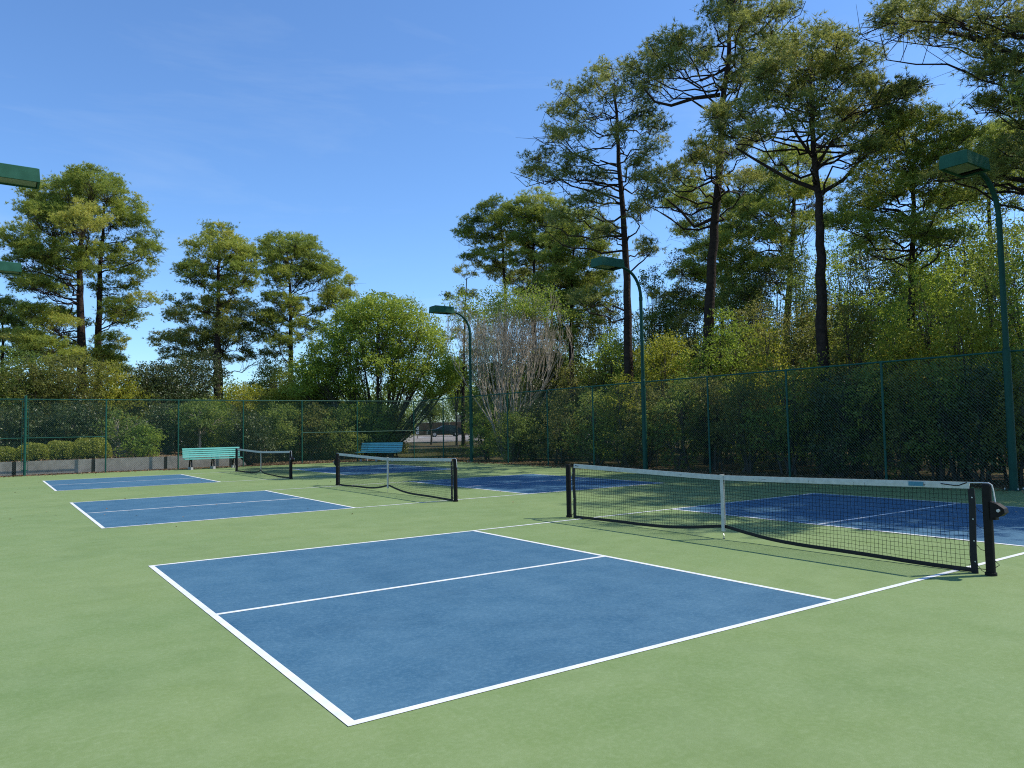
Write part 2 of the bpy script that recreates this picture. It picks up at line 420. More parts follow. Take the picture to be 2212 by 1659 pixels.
# ------------------------------------------------------------------ nets
def catz(t):                                # tape height along the net, t in 0..1
    d = abs(t - 0.5) * 2
    return 0.862 + 0.062 * d ** 1.15
def make_net(v, label, kw, kh, winch_near, seed):
    rg = np.random.default_rng(seed)
    y0, y1 = v - 0.305, v + 6.401
    root = thing('pickleball_net', label, 'net', (0, v + 3.048, 0), 0, 'nets across the three courts')
    oy = v + 3.048
    a0, a1 = y0 + 0.16 - oy, y1 - 0.16 - oy
    n, m = int((a1 - a0) / 0.045), 19
    t = np.linspace(0, 1, n + 1)
    yy = a0 + (a1 - a0) * t
    ztop = np.array([catz(x) for x in t]) - 0.035
    d = np.abs(yy)
    zb = 0.045 + kh * np.exp(-(d / kw) ** 1.25) + 0.03 * np.exp(-(d / (kw * 3.5)) ** 2) - 0.012
    zb += 0.006 * np.sin(yy * 3.1 + seed)
    s = np.linspace(0, 1, m)
    jit = rg.normal(0, 0.0025, (n + 1, m)); jit[:, 0] = 0; jit[:, -1] = 0
    # the slack gathers in the lower part of the net near the strap
    sag = 0.35 * np.exp(-(d / (kw * 2.2)) ** 2)
    ss = s[None] * (1 - sag[:, None] * s[None] * 0.0)
    Z = ztop[:, None] * (1 - ss) + zb[:, None] * ss + jit
    X = 0.02 * np.sin(yy * 1.7 + seed)[:, None] * s[None] + 0.05 * sag[:, None] * np.sin(s * np.pi)[None] + rg.normal(0, 0.002, (n + 1, m))
    Y = yy[:, None] + np.sign(yy)[:, None] * -0.05 * sag[:, None] * s[None] ** 2 + rg.normal(0, 0.0022, (n + 1, m))
    G = np.stack([X, Y, Z], -1)
    mb = MB(); r = 0.0021
    mb.sticks(G[:, :-1].reshape(-1, 3), G[:, 1:].reshape(-1, 3), r, r)
    mb.sticks(G[:-1].reshape(-1, 3), G[1:].reshape(-1, 3), r, r)
    mb.build('netting', M['cord'], root)
    def band(name, zc, h, th, mt, xoff=None, arr=yy):
        mb = MB()
        xo = np.zeros(len(arr)) if xoff is None else xoff
        ring = [(-th, -h / 2), (th, -h / 2), (th * 1.1, 0), (th * 0.6, h / 2), (-th * 0.6, h / 2), (-th * 1.1, 0)]
        V = np.array([[(xo[i] + p[0], arr[i], zc[i] + p[1]) for p in ring] for i in range(len(arr))])
        k = len(ring)
        i = np.arange(len(arr) - 1)[:, None] * k; j = np.arange(k)[None]; jn = (j + 1) % k
        mb.add(V.reshape(-1, 3), np.stack([i + j, i + jn, i + k + jn, i + k + j], -1).reshape(-1, 4))
        for e in (0, len(arr) - 1):
            mb.add(V[e], [list(range(k))])
        return mb.build(name, mt, root)
    wob = 0.003 * np.sin(yy * 9 + seed) + rg.normal(0, 0.0012, n + 1)
    zt = np.array([catz(x) for x in t]) - 0.032
    tape = band('tape', zt, 0.068, 0.006, M['tape'], wob)
    band('bottom_band', zb - 0.006, 0.044, 0.005, M['band'], X[:, -1])
    for e, sgn in ((0, 1), (n, -1)):
        mb = MB()
        yb = yy[e] - sgn * 0.01
        pts = []
        for zz in np.linspace(zb[e] - 0.035, zt[e] - 0.03, 9):
            pts.append((rg.normal(0, 0.002), yb + sgn * 0.018 * math.sin(zz * 7) * 0.35, zz))
        P = np.array(pts)
        V = np.concatenate([P + (0.006, -0.032, 0), P + (0.006, 0.032, 0), P + (-0.006, 0.032, 0), P + (-0.006, -0.032, 0)])
        k = len(P); i = np.arange(k - 1)
        F = [np.stack([a * k + i, b * k + i, b * k + i + 1, a * k + i + 1], -1) for a, b in ((0, 1), (1, 2), (2, 3), (3, 0))]
        mb.add(V, np.concatenate(F))
        sb = mb.build('side_band', M['band'], root)
        for zz in (0.12, 0.33, 0.55, 0.77):
            g = MB(); g.tube([(-0.012, yb - sgn * 0.012, zz), (0.012, yb - sgn * 0.012, zz)], 0.008, 6, True)
            g.build('grommet', M['steel'], sb)
    for yp, near in ((y0 - oy, True), (y1 - oy, False)):
        mb = MB()
        mb.tube([(0, yp, 0), (0, yp, 0.03), (0, yp, 0.032), (0, yp, 0.90), (0, yp, 0.915)], [0.055, 0.055, 0.044, 0.044, 0.040], 16, True)
        post = mb.build('post', M['black'], root, False)
        sg = 1 if near else -1
        for zz in (0.10, 0.30, 0.52, 0.70):     # lacing between the band and the post
            mb = MB()
            p0 = np.array([0, yp + sg * 0.13, zz]); p1 = np.array([0, yp + sg * 0.04, zz - 0.06 + rg.normal(0, 0.02)])
            mid = (p0 + p1) / 2 + (0, 0, -0.02)
            mb.tube([p0, mid, p1], 0.003, 4)
            mb.build('lacing', M['cord'], root)
        mb = MB()
        mb.tube([(0, yp + sg * 0.13, 0.05), (0.0, yp, 0.055), (0.045, yp - sg * 0.03, 0.08), (0.02, yp - sg * 0.075, 0.11), (0, yp - sg * 0.045, 0.15)], 0.004, 4)
        mb.build('lacing', M['cord'], root)
        out = -sg
        if near == winch_near:
            mb = MB()
            yc = yp + out * 0.105
            mb.box((0, yp + out * 0.06, 0.64), (0.07, 0.05, 0.16))
            prof = [(0.04, 0.74), (0.10, 0.725), (0.165, 0.68), (0.175, 0.64), (0.13, 0.60), (0.05, 0.575)]
            A = [(-0.045, yp + out * p[0], p[1]) for p in prof]; B = [(0.045, yp + out * p[0], p[1]) for p in prof]
            k = len(prof)
            mb.add(A + B, [[i, (i + 1) % k, k + (i + 1) % k, k + i] for i in range(k)])
            mb.add(A, [list(range(k))]); mb.add(B, [list(range(k))[::-1]])
            wn = mb.build('winch', M['black'], post)
            for sx in (-1, 1):
                mb = MB(); mb.tube([(sx * 0.044, yc + out * 0.02, 0.66), (sx * 0.075, yc + out * 0.02, 0.66)], 0.016, 8, True)
                mb.build('bolt', M['steel'], post)
        if near or winch_near == near:
            mb = MB()
            zt0 = 0.925
            mb.tube([(0, yp + sg * 0.16, zt0 - 0.006), (0, yp + sg * 0.04, zt0), (0, yp + out * 0.02, zt0), (0, yp + out * 0.05, zt0 - 0.02), (0, yp + out * 0.062, zt0 - 0.07), (0, yp + out * 0.075, 0.735)], 0.0065, 6, True)
            mb.build('cable', M['cable'], root)
    mb = MB()
    zz = np.linspace(0.868, 0.10, 9)
    P = np.stack([np.full(9, 0.012), rg.normal(0, 0.002, 9), zz], -1)
    for sx in (1, -1):
        Q = P * (sx, 1, 1)
        V = np.concatenate([Q + (0, -0.026, 0), Q + (0, 0.026, 0), Q + (0.003 * sx, 0.026, 0), Q + (0.003 * sx, -0.026, 0)])
        i = np.arange(8)
        mb.add(V, np.concatenate([np.stack([a * 9 + i, b * 9 + i, b * 9 + i + 1, a * 9 + i + 1], -1) for a, b in ((0, 1), (1, 2), (2, 3), (3, 0))]))
    mb.box((0, 0, 0.8655), (0.036, 0.055, 0.012))
    st = mb.build('center_strap', M['tape'], root)
    mb = MB(); mb.tube([(0, 0, 0.10), (0.01, 0.015, 0.07), (-0.01, -0.01, 0.045), (0, 0.01, 0.02), (0, 0, 0.0)], 0.005, 5)
    mb.tube([(-0.02, -0.03, 0.004), (0, 0, 0.012), (0.02, 0.03, 0.004)], 0.006, 5)
    mb.build('hook', M['steel'], st)
    return root, tape, (yy, zt)

n1, tape1, (ty, tz) = make_net(CV[0], 'large black net nearest the camera, blue badge on its white tape', 0.62, 0.105, True, 1)
make_net(CV[1], 'middle net between the two others, right post beside shaded blue court', 0.55, 0.11, False, 2)
make_net(CV[2], 'smallest farthest net, just right of the sunlit teal bench', 0.34, 0.12, True, 5)
k = 12
mb = MB(); mb.box((-0.0105, ty[k], tz[k]), (0.003, 0.16, 0.045)); mb.build('badge', M['badge'], tape1)
mb = MB()
mb.tube([(-0.011, ty[0] + 0.02, tz[0] + 0.028), (-0.012, ty[0] + 0.10, tz[0] - 0.006), (-0.012, ty[0] + 0.15, tz[0] - 0.008), (-0.012, ty[0] + 0.28, tz[0] + 0.004)], 0.005, 4)
mb.build('tie_cord', M['cord'], tape1)
mb = MB()
mb.tube([(-0.011, ty[-1] - 0.03, tz[-1] - 0.002), (-0.012, ty[-1] - 0.06, tz[-1] + 0.008), (-0.012, ty[-1] - 0.10, tz[-1] - 0.002), (-0.012, ty[-1] - 0.13, tz[-1] + 0.004)], 0.005, 4)
mb.build('tie_cord', M['cord'], tape1)

# ------------------------------------------------------------------ chain-link fences
FX, FY, FH = 10.25, 32.0, 3.05
def chain_mesh(L, z0, z1, r=0.0026, pitch=0.078, seed=0):
    """woven diagonals over a bay of length L along +x"""
    mb = MB(); H = z1 - z0
    for sgn, yo in ((1, 0.0022), (-1, -0.0022)):
        s = np.arange(-H, L + H, pitch)
        A, B = [], []
        for c in s:                           # line x = c + sgn*(z) clipped
            lo, hi = c, c + sgn * H
            t0, t1 = 0.0, 1.0
            xa, xb = lo, hi
            d = xb - xa
            for lim, side in ((0.0, 1), (L, -1)):
                f = lambda x: side * (x - lim)
                fa, fb = f(xa + d * t0), f(xa + d * t1)
                if fa < 0 and fb < 0: t0, t1 = 1, 0; break
                if fa < 0: t0 = t0 + (t1 - t0) * (-fa / (fb - fa))
                elif fb < 0: t1 = t0 + (t1 - t0) * (fa / (fa - fb))
            if t1 - t0 < 1e-3: continue
            A.append((xa + d * t0, yo, z0 + H * t0)); B.append((xa + d * t1, yo, z0 + H * t1))
        mb.sticks(A, B, r, r)
    return mb
def fence(label, start, rz, stations, skip, midrails, terminal=None):
    root = thing('chain_link_fence', label, 'fence', start, rz, None)
    pm = MB(); pm.tube([(0, 0, -0.05), (0, 0, FH - 0.045)], 0.030, 10, True)
    pm.tube([(0, 0, FH - 0.05), (0, 0, FH - 0.01)], 0.037, 10, True)
    pmesh = None
    for k, s in enumerate(stations):
        if k in skip: continue
        if terminal == k:
            t = MB(); t.tube([(0, 0, -0.05), (0, 0, FH + 0.10), (0, 0, FH + 0.14), (0, 0, FH + 0.155)], [0.048, 0.048, 0.052, 0.02], 14, True)
            o = t.build('post', M['fence'], root, loc=(s, 0, 0))
            b = MB()
            for q in range(9):
                z = 0.2 + q * 0.345
                b.tube([(0, 0, z), (0, 0, z + 0.035)], 0.056, 12, True); b.box((0.07, 0, z + 0.017), (0.10, 0.02, 0.03)); b.box((-0.07, 0, z + 0.017), (0.10, 0.02, 0.03))
            b.tube([(0.11, 0, 0.08), (0.11, 0, FH - 0.05)], 0.009, 5, True); b.tube([(-0.11, 0, 0.08), (-0.11, 0, FH - 0.05)], 0.009, 5, True)
            b.build('tension_band', M['fence'], o)
            continue
        if pmesh is None:
            o = pm.build('post', M['fence'], root, loc=(s, 0, 0)); pmesh = o.data
        else:
            o = bpy.data.objects.new('post', pmesh); o.parent = root; o.location = (s, 0, 0); C.objects.link(o)
    t = MB(); t.tube([(stations[0], 0, FH), (stations[-1], 0, FH)], 0.022, 8, True)
    t.build('top_rail', M['fence'], root)
    for a, b in midrails:
        t = MB(); t.tube([(stations[a] + 0.02, 0, 1.50), (stations[b] - 0.02, 0, 1.50)], 0.018, 7, True)
        t.build('mid_rail', M['fence'], root)
    cache = {}
    for k in range(len(stations) - 1):
        L = round(stations[k + 1] - stations[k], 2)
        if L not in cache:
            o = chain_mesh(L, 0.04, FH - 0.02).build('chain_link', M['wire'], root, loc=(stations[k], 0.036, 0)); cache[L] = o.data
        else:
            o = bpy.data.objects.new('chain_link', cache[L]); o.parent = root; o.location = (stations[k], 0.036, 0); C.objects.link(o)
    return root
bx = [-12.9, -9.99, -7.08, -4.22, -1.38, 1.42, 4.20, 7.05, FX]
fence('green chain-link fence along the far end behind both teal benches', (0, FY, 0), 0, bx, [], [(0, 3), (6, 8)], terminal=2)
ry = [31.9, 28.85, 26.02, 23.2, 20.35, 17.55, 14.83, 12.05, 9.2, 6.42, 3.56, 0.7, -2.15, -5.0]
# local +x of the right-hand fence runs toward the camera
rs = [round(FY - 0.1 - y, 3) for y in ry]
fence('green chain-link fence on the right carrying the row of lamp poles', (FX, FY - 0.1, 0), -math.pi / 2, rs, [0, 2, 6, 10], [(0, 1)])

# ------------------------------------------------------------------ court lamps
def make_lamp(label, loc, rz):
    root = thing('court_lamp', label, 'lamp', loc, rz, 'floodlight poles around the courts')
    mb = MB()
    mb.tube([(0, 0, 0), (0, 0, 0.02), (0, 0, 0.021), (0, 0, 3.1), (0, 0, 3.12), (0, 0, 5.9)], [0.13, 0.13, 0.085, 0.078, 0.062, 0.058], 14, True)
    pole = mb.build('pole', M['lamp'], root, False)
    mb = MB(); mb.box((0, 0.085, 1.0), (0.09, 0.012, 0.16)); mb.build('hand_hole_cover', M['lamp'], pole)
    mb = MB(); mb.tube([(0, 0, 5.86), (0, 0, 5.98)], 0.068, 14, True); mb.build('collar', M['lamp'], pole)
    mb = MB(); mb.box((0, 0, 0.012), (0.34, 0.34, 0.024)); mb.build('base_plate', M['lamp'], pole)
    for bx_, by_ in ((-0.13, -0.13), (0.13, -0.13), (0.13, 0.13), (-0.13, 0.13)):
        mb = MB(); mb.tube([(bx_, by_, 0.02), (bx_, by_, 0.06)], 0.016, 6, True); mb.build('bolt', M['steel'], pole)
    mb = MB()
    P = [(0, 0, 5.9)] + [(-0.9 * (1 - math.cos(a)), 0, 5.98 + 0.95 * math.sin(a)) for a in np.linspace(0, math.pi / 2, 10)] + [(-1.05, 0, 6.94)]
    mb.tube(P, np.linspace(0.058, 0.045, len(P)), 12, True)
    mb.build('arm', M['lamp'], root, True)
    mb = MB()
    x0, x1, hw = -0.98, -2.0, 0.29
    zt, zb = 7.12, 6.84
    def ringz(z, g, dx=0): return [(x0 - g - dx, -hw + g, z), (x1 + g, -hw + g, z), (x1 + g, hw - g, z), (x0 - g - dx, hw - g, z)]
    A = ringz(zb, 0.0); B = ringz(zt, 0.02); D = ringz(zt + 0.02, 0.06); E = ringz(zb, 0.045); Fq = ringz(zb + 0.035, 0.05)
    V = A + B + D + E + Fq
    F = []
    for a, b in ((0, 4), (4, 8)):
        F += [[a + i, a + (i + 1) % 4, b + (i + 1) % 4, b + i][::-1] for i in range(4)]
    F += [[8, 9, 10, 11][::-1]]
    F += [[0 + i, 12 + i, 12 + (i + 1) % 4, (i + 1) % 4][::-1] for i in range(4)]
    F += [[12 + i, 16 + i, 16 + (i + 1) % 4, 12 + (i + 1) % 4][::-1] for i in range(4)]
    mb.add(V, F)
    head = mb.build('lamp_head', M['lamp_head'], root)
    mb = MB()
    mb.box(((x0 + x1) / 2 - 0.12, 0, zb + 0.034), (abs(x1 - x0) - 0.36, 2 * hw - 0.104, 0.012))
    mb.build('lens', M['lens'], head)
    mb = MB(); mb.box((x0 - 0.115, 0, zb + 0.034), (0.12, 2 * hw - 0.104, 0.014)); mb.build('ballast_cover', M['iron'], head)
    mb = MB(); mb.box((x0 + 0.012, 0, 6.94), (0.03, 0.2, 0.16)); mb.build('bracket', M['lamp'], head)
    return root
L1 = make_lamp('tall lamp pole nearest on the right, rising in front of the trees', (10.12, 3.5, 0), 0)
for lb, loc, rz in (('middle curved-neck lamp pole on the right fence beside a leaning pine', (10.12, 14.75, 0), 0),
                    ('farthest curved-neck lamp pole by the bare pale shrub near the corner', (10.12, 26.0, 0), 0),
                    ('green lamp head at the left edge, upper and larger of two', (-9.5, 14.6, 0), math.pi),
                    ('green lamp head at the left edge, lower and smaller of two', (-9.5, 25.0, 0), math.pi)):
    o = copy_tree(L1); o.location = loc; o.rotation_euler = (0, 0, rz); o['label'] = lb

# ------------------------------------------------------------------ benches
def make_bench(label, loc, rz, mt):
    root = thing('park_bench', label, 'bench', loc, rz, 'benches by the back fence')
    L = 2.42
    mb = MB()                                  # front is -y
    for k in range(4): mb.box((0, -0.30 + k * 0.112, 0.455 + (0.004 if k % 2 else 0)), (L, 0.095, 0.036))
    mb.build('seat', mt, root)
    mb = MB()
    for k in range(5):
        mb.box((0.0, 0.145 + k * 0.021, 0.545 + k * 0.086), (L, 0.030, 0.060), rx=-0.22)
    mb.build('backrest', mt, root)
    for x in (-0.92, 0.0, 0.92):
        mb = MB()
        mb.tube([(x, -0.30, 0.10), (x, -0.27, 0.28), (x, -0.20, 0.40), (x, -0.10, 0.43)], [0.034, 0.030, 0.028, 0.028], 6, True)
        mb.tube([(x, 0.22, 0.10), (x, 0.16, 0.26), (x, 0.06, 0.40), (x, -0.06, 0.43)], [0.034, 0.030, 0.028, 0.028], 6, True)
        mb.box((x, -0.10, 0.42), (0.045, 0.46, 0.03))
        mb.tube([(x, 0.10, 0.42), (x, 0.165, 0.55), (x, 0.262, 0.90)], [0.026, 0.022, 0.018], 6, True)
        mb.tube([(x, -0.27, 0.28), (x, -0.03, 0.24), (x, 0.16, 0.26)], 0.02, 5)
        lg = mb.build('leg', M['iron'], root)
        for y in (-0.30, 0.22):
            mb = MB(); mb.box((x, y, 0.055), (0.10, 0.11, 0.11), taper=0.8)
            mb.build('foot', M['pale_concrete'], lg)
    return root
make_bench('sunlit pale teal slatted bench in front of the concrete wall', (-0.13, 31.15, 0), 0.0, M['teal'])
make_bench('shaded bluish slatted bench at the fence corner behind the middle net', (7.95, 31.3, 0), math.atan2(0.518, 0.855) - math.pi / 2 + 0.02, M['teal_shade'])

# ------------------------------------------------------------------ retaining wall
root = thing('retaining_wall', 'low grey concrete retaining wall behind the left end of the fence', 'wall', (-10, 32.6, 0))
mb = MB()
js = [-16.0, -13.0, -10.2, -7.42, -4.62, -1.80, 1.0]
for a, b in zip(js[:-1], js[1:]):
    mb.box(((a + b) / 2 + 10, 0, 0.26), (b - a - 0.14, 0.16, 0.60))
P = [(11.085, -0.08, -0.04), (11.75, -0.02, -0.04), (11.70, -0.02, 0.12), (11.30, -0.05, 0.50), (11.085, -0.08, 0.56)]
mb.add(P + [(a, b + 0.16, c) for a, b, c in P], [[0, 1, 2, 3, 4], [9, 8, 7, 6, 5]] + [[i, i + 5, (i + 1) % 5 + 5, (i + 1) % 5] for i in range(5)])
mb.build('panel', M['concrete'], root)
for x in js:
    mb = MB(); mb.box((x + 10, 0, 0.255), (0.135, 0.135, 0.59)); mb.build('post', M['dark_timber'], root)

# ------------------------------------------------------------------ plants
def unit(v): return v / (np.linalg.norm(v, axis=-1, keepdims=True) + 1e-9)
def blades(mb, P, D, rg, K, L, W, spread, tint):
    """K thin needle triangles from each point P around direction D"""
    n = len(P)
    if n == 0: return
    P = np.repeat(P, K, 0); D = np.repeat(D, K, 0); tn = np.repeat(tint, K) + rg.normal(0, 0.10, n * K)
    d = unit(D + spread * rg.normal(size=(n * K, 3)))
    L = L * rg.uniform(0.65, 1.15, (n * K, 1))
    s = unit(np.cross(d, rg.normal(size=(n * K, 3)))) * W / 2
    root_ = P + d * L * 0.04
    tip = P + d * L + np.array([0, 0, -0.03])
    V = np.stack([root_ - s, root_ + s, tip], 1).reshape(-1, 3)
    mb.add(V, np.arange(n * K * 3).reshape(-1, 3), np.clip(tn, 0, 1))
def leaves(mb, P, rg, size, tint, up=0.35, asp=0.55):
    n = len(P)
    if n == 0: return
    nrm = unit(rg.normal(size=(n, 3)) + np.array([0, 0, up]))
    a = unit(np.cross(nrm, rg.normal(size=(n, 3))))
    b = np.cross(nrm, a)
    s = size * rg.uniform(0.6, 1.3, (n, 1)) / 2
    fold = nrm * s * 0.18
    V = np.stack([P - a * s, P + b * s * asp + fold, P + a * s * 1.1, P - b * s * asp + fold], 1).reshape(-1, 3)
    mb.add(V, np.arange(n * 4).reshape(-1, 4), np.clip(tint, 0, 1))
def in_ball(rg, n, lo=0.0):
    v = unit(rg.normal(size=(n, 3)))
    return v * (rg.uniform(lo ** 3, 1, (n, 1)) ** (1 / 3))
def curve(a, b, bend, k=6):
    t = np.linspace(0, 1, k)[:, None]
    c = (np.asarray(a) + np.asarray(b)) / 2 + bend
    return (1 - t) ** 2 * np.asarray(a) + 2 * t * (1 - t) * c + t ** 2 * np.asarray(b)

def pine(label, rng, trunk, pads, r0, seed, dens=1.0, needle='needle', group='tall pines around the courts', L=0.26, W=0.024, depth=0.75, tintb=0.45, limbs=(), fat=1.0):
    rg = np.random.default_rng(seed)
    T = [at(x, y, rng) for x, y in trunk]
    base = T[0].copy(); base[2] = bank_z(base[0], base[1])
    if T[0][2] - base[2] > 0.3: T = [base - (0, 0, 0.15)] + T
    T = np.array(T)
    root = thing('pine_tree', label, 'tree', tuple(base), 0, group)
    t = np.linspace(0, len(T) - 1, (len(T) - 1) * 4 + 1)
    TT = np.stack([np.interp(t, np.arange(len(T)), T[:, k]) for k in range(3)], 1)
    TT[1:-1, :2] += rg.normal(0, r0 * 0.10, (len(TT) - 2, 2))
    ht = (TT[:, 2] - TT[0, 2]) / (TT[-1, 2] - TT[0, 2] + 1e-6)
    rad = r0 * (1 - 0.80 * np.clip(ht, 0, 1) ** 1.2); rad[0] *= 1.25
    loc = np.array(base)
    tb = MB(); tb.tube(TT - loc, rad, 10)
    nb = MB(); bb = MB()
    s = rng / FD
    cx0 = np.mean([p[0] for p in trunk[-2:]]) if len(trunk) > 1 else trunk[0][0]
    HW = max(abs(p[0] - cx0) + p[2] for p in pads) * s
    todo = []
    for p in pads:
        cx, cy, rx, ry = p[:4]
        rx *= fat; ry *= fat
        off = abs(cx - cx0) * s
        dmax = math.sqrt(max(0.05, 1 - min(1, off / HW) ** 2)) * HW * depth
        if dmax > rx * s * 2.0:
            for sg in (-1, 1): todo.append((cx + rg.normal(0, 4), cy + rg.normal(0, 3), rx, ry, sg * dmax * rg.uniform(0.35, 0.9)))
        else: todo.append((cx, cy, rx, ry, dmax * rg.uniform(-0.5, 0.5)))
    for cx, cy, rx, ry, dz in todo:
        sc_ = (rng + dz) / FD
        c = at(cx, cy, rng + dz)
        ex = np.array([rx * sc_, rx * sc_, ry * sc_])
        hd = math.hypot(c[0] - np.interp(c[2], TT[:, 2], TT[:, 0]), c[1] - np.interp(c[2], TT[:, 2], TT[:, 1]))
        za = np.clip(c[2] - ex[2] * 0.4 - 0.30 * hd, TT[0, 2] + 0.35 * (TT[-1, 2] - TT[0, 2]), TT[-1, 2] - 0.2)
        za = min(za, c[2] + 0.4) if c[2] < TT[-1, 2] else za
        za = max(za, TT[0, 2] + 1.5)
        a = np.array([np.interp(za, TT[:, 2], TT[:, 0]), np.interp(za, TT[:, 2], TT[:, 1]), za])
        tr = np.interp(za, TT[:, 2], rad)
        end = c + (c - a) * (0.25, 0.25, 0.0) - (0, 0, ex[2] * 0.25)
        lp = curve(a, end, np.array([0, 0, -0.10 * hd]) + rg.normal(0, 0.11 * hd + 0.06, 3), 8)
        lp[1:-1] += rg.normal(0, 0.035 * hd + 0.02, (6, 3))
        lr = max(0.022, min(tr * 0.42, 0.018 + 0.0115 * np.linalg.norm(c - a)))
        tb.tube(lp - loc, np.linspace(lr, 0.011, 8), 5)
        area = math.pi * ex[0] * ex[2]
        ns = int(np.clip(area * 4.6 * dens, 5, 44))
        q = in_ball(rg, ns, 0.35)
        q[:, 2] = np.where(rg.uniform(size=ns) < 0.6, np.abs(q[:, 2]), q[:, 2])
        S = c + q * ex
        S[:, 2] += 0.12 * (1 - np.clip(np.linalg.norm(q[:, :2], axis=1), 0, 1)) * ex[2]
        # twigs from the limb to each sub-clump
        tp = rg.uniform(0.35, 1.0, ns)
        fr = np.stack([np.interp(tp, np.linspace(0, 1, 8), lp[:, k]) for k in range(3)], 1)
        md = (fr + S) / 2 + rg.normal(0, 0.06, (ns, 3)) + (0, 0, -0.05)
        bb.sticks(fr - loc, md - loc, 0.012, 0.009); bb.sticks(md - loc, S - loc, 0.009, 0.004)
        nt_ = 24
        off = rg.normal(size=(ns, nt_, 3)) * np.array([0.20, 0.20, 0.10])
        PT = (S[:, None] + off).reshape(-1, 3)
        bb.sticks(np.repeat(S, 2, 0) - loc, PT.reshape(ns, nt_, 3)[:, :2].reshape(-1, 3) - loc, 0.006, 0.003)
        outw = unit(np.repeat(S - a, nt_, 0)) * (1, 1, 0.3)
        D = unit(outw * 0.7 + np.array([0, 0, 0.75]) + 0.45 * rg.normal(size=(ns * nt_, 3)))
        tint = np.repeat(np.clip(tintb + 0.16 * rg.normal() + 0.13 * rg.normal(size=ns), 0, 1), nt_)
        blades(nb, PT - loc, D, rg, 10, L * 0.82, (W - 0.006) + 0.0002 * rng, 0.70, tint)
        # a few bare dead twigs below the pad
        nd = 5
        A = fr[rg.integers(0, ns, nd)]; B = A + rg.normal(size=(nd, 3)) * (0.6, 0.6, 0.35)
        bb.sticks(A - loc, B - loc, 0.012, 0.004)
    for lp_ in limbs:                          # named limbs seen bare in the photo
        P = np.array([at(x, y, rng) for x, y in lp_[0]])
        tb.tube(P - loc, np.linspace(lp_[1], lp_[2], len(P)), 6)
    tr_o = tb.build('trunk', M['bark'], root, True)
    cr = nb.build('crown', M[needle], root)
    bb.build('twigs', M['bark'], cr)
    return root

def leafy(name, label, cat, base, pads, seed, leaf='leaf_green', size=0.10, dens=1.0, stems=5, bark='bark_grey', group=None, r0=0.06, tintb=0.5, clump=22, sig=0.125, twig=1.0, name_c='crown'):
    """broad-leaved tree or shrub; pads = world-space ellipsoids (centre, radii)"""
    rg = np.random.default_rng(seed)
    loc = np.array(base, float)
    root = thing(name, label, cat, tuple(loc), 0, group)
    tb, lb = MB(), MB()
    top = max(c[2] for c, e in pads)
    for c, e in pads:
        c = np.asarray(c, float); e = np.asarray(e, float)
        st = loc + (rg.normal(0, 0.12), rg.normal(0, 0.12), -0.1)
        if stems == 1: st = loc + np.array([0, 0, min(0.4 * (top - loc[2]), max(0.1, (c[2] - loc[2]) * 0.55))])
        lp = curve(st, c, np.array([0, 0, 0.15 * np.linalg.norm(c[:2] - st[:2])]) * -1 + rg.normal(0, 0.12, 3), 7)
        r = r0 * rg.uniform(0.5, 1.0)
        tb.tube(lp - loc, np.linspace(r, r * 0.25, 7), 5)
        area = 4 * math.pi * (e[0] * e[1] * e[2]) ** (2 / 3)
        ns = int(np.clip(area * 6.0 * dens, 14, 500))
        q = in_ball(rg, ns, 0.45)
        S = c + q * e * (1 + 0.13 * rg.normal(size=(ns, 1)))
        S[:, 2] = np.maximum(S[:, 2], loc[2] + 0.1)
        tp = rg.uniform(0.4, 1.0, ns)
        fr = np.stack([np.interp(tp, np.linspace(0, 1, 7), lp[:, k]) for k in range(3)], 1)
        kk = max(3, int(ns * 0.3 * twig))
        idx = rg.integers(0, ns, kk)
        md = (fr[idx] + S[idx]) / 2 + rg.normal(0, 0.08, (kk, 3))
        tb.sticks(fr[idx] - loc, md - loc, 0.014, 0.009); tb.sticks(md - loc, S[idx] - loc, 0.009, 0.004)
        off = rg.normal(size=(ns, clump, 3)) * np.array([sig, sig, sig * 0.7])
        P = (S[:, None] + off).reshape(-1, 3)
        P[:, 2] = np.maximum(P[:, 2], loc[2] + 0.03)
        tint = np.repeat(np.clip(tintb + 0.10 * rg.normal() + 0.17 * rg.normal(size=ns), 0, 1), clump) + rg.normal(0, 0.09, ns * clump)
        leaves(lb, P - loc, rg, size, tint)
    if stems == 1:
        hh = 0.42 * (top - loc[2])
        tb.tube(curve((0, 0, -0.1), (0, 0, hh), (rg.normal(0, 0.1), rg.normal(0, 0.1), 0), 6), np.linspace(r0 * 1.7, r0, 6), 8)
    tb.build('trunk', M[bark], root, True)
    lb.build(name_c, M[leaf], root)
    return root

def auto_pads(base, top_z, hw, rg, n=7, low=0.25):
    """ellipsoids that fill an uneven dome of half width hw between the base and top_z"""
    H = top_z - base[2]
    out = []
    for k in range(n):
        u = k / max(1, n - 1)
        zc = base[2] + H * (low + (0.83 - low) * u) + rg.normal(0, 0.04 * H)
        w_ = hw * math.sin(math.pi * min(0.88, 0.28 + 0.55 * u)) ** 0.7
        a = k * 2.4 + rg.uniform(0, 1.0)
        rr = w_ * rg.uniform(0.25, 0.62) * (1 if k < n - 1 else 0.3)
        er = max(0.32, w_ * rg.uniform(0.45, 0.68))
        out.append(((base[0] + rr * math.cos(a), base[1] + rr * math.sin(a), zc), (er, er, min(er * 0.9, H * 0.24) + 0.12)))
    return out
def px_pads(pads, rng, depth, rg):
    out = []
    s = rng / FD
    for cx, cy, rx, ry in pads:
        for sg in ((-1, 1) if depth > 0.4 else (0,)):
            dz = sg * depth * rg.uniform(0.2, 1.0)
            out.append((at(cx + rg.normal(0, 3), cy, rng + dz), (rx * s, rx * s, ry * s)))
    return out

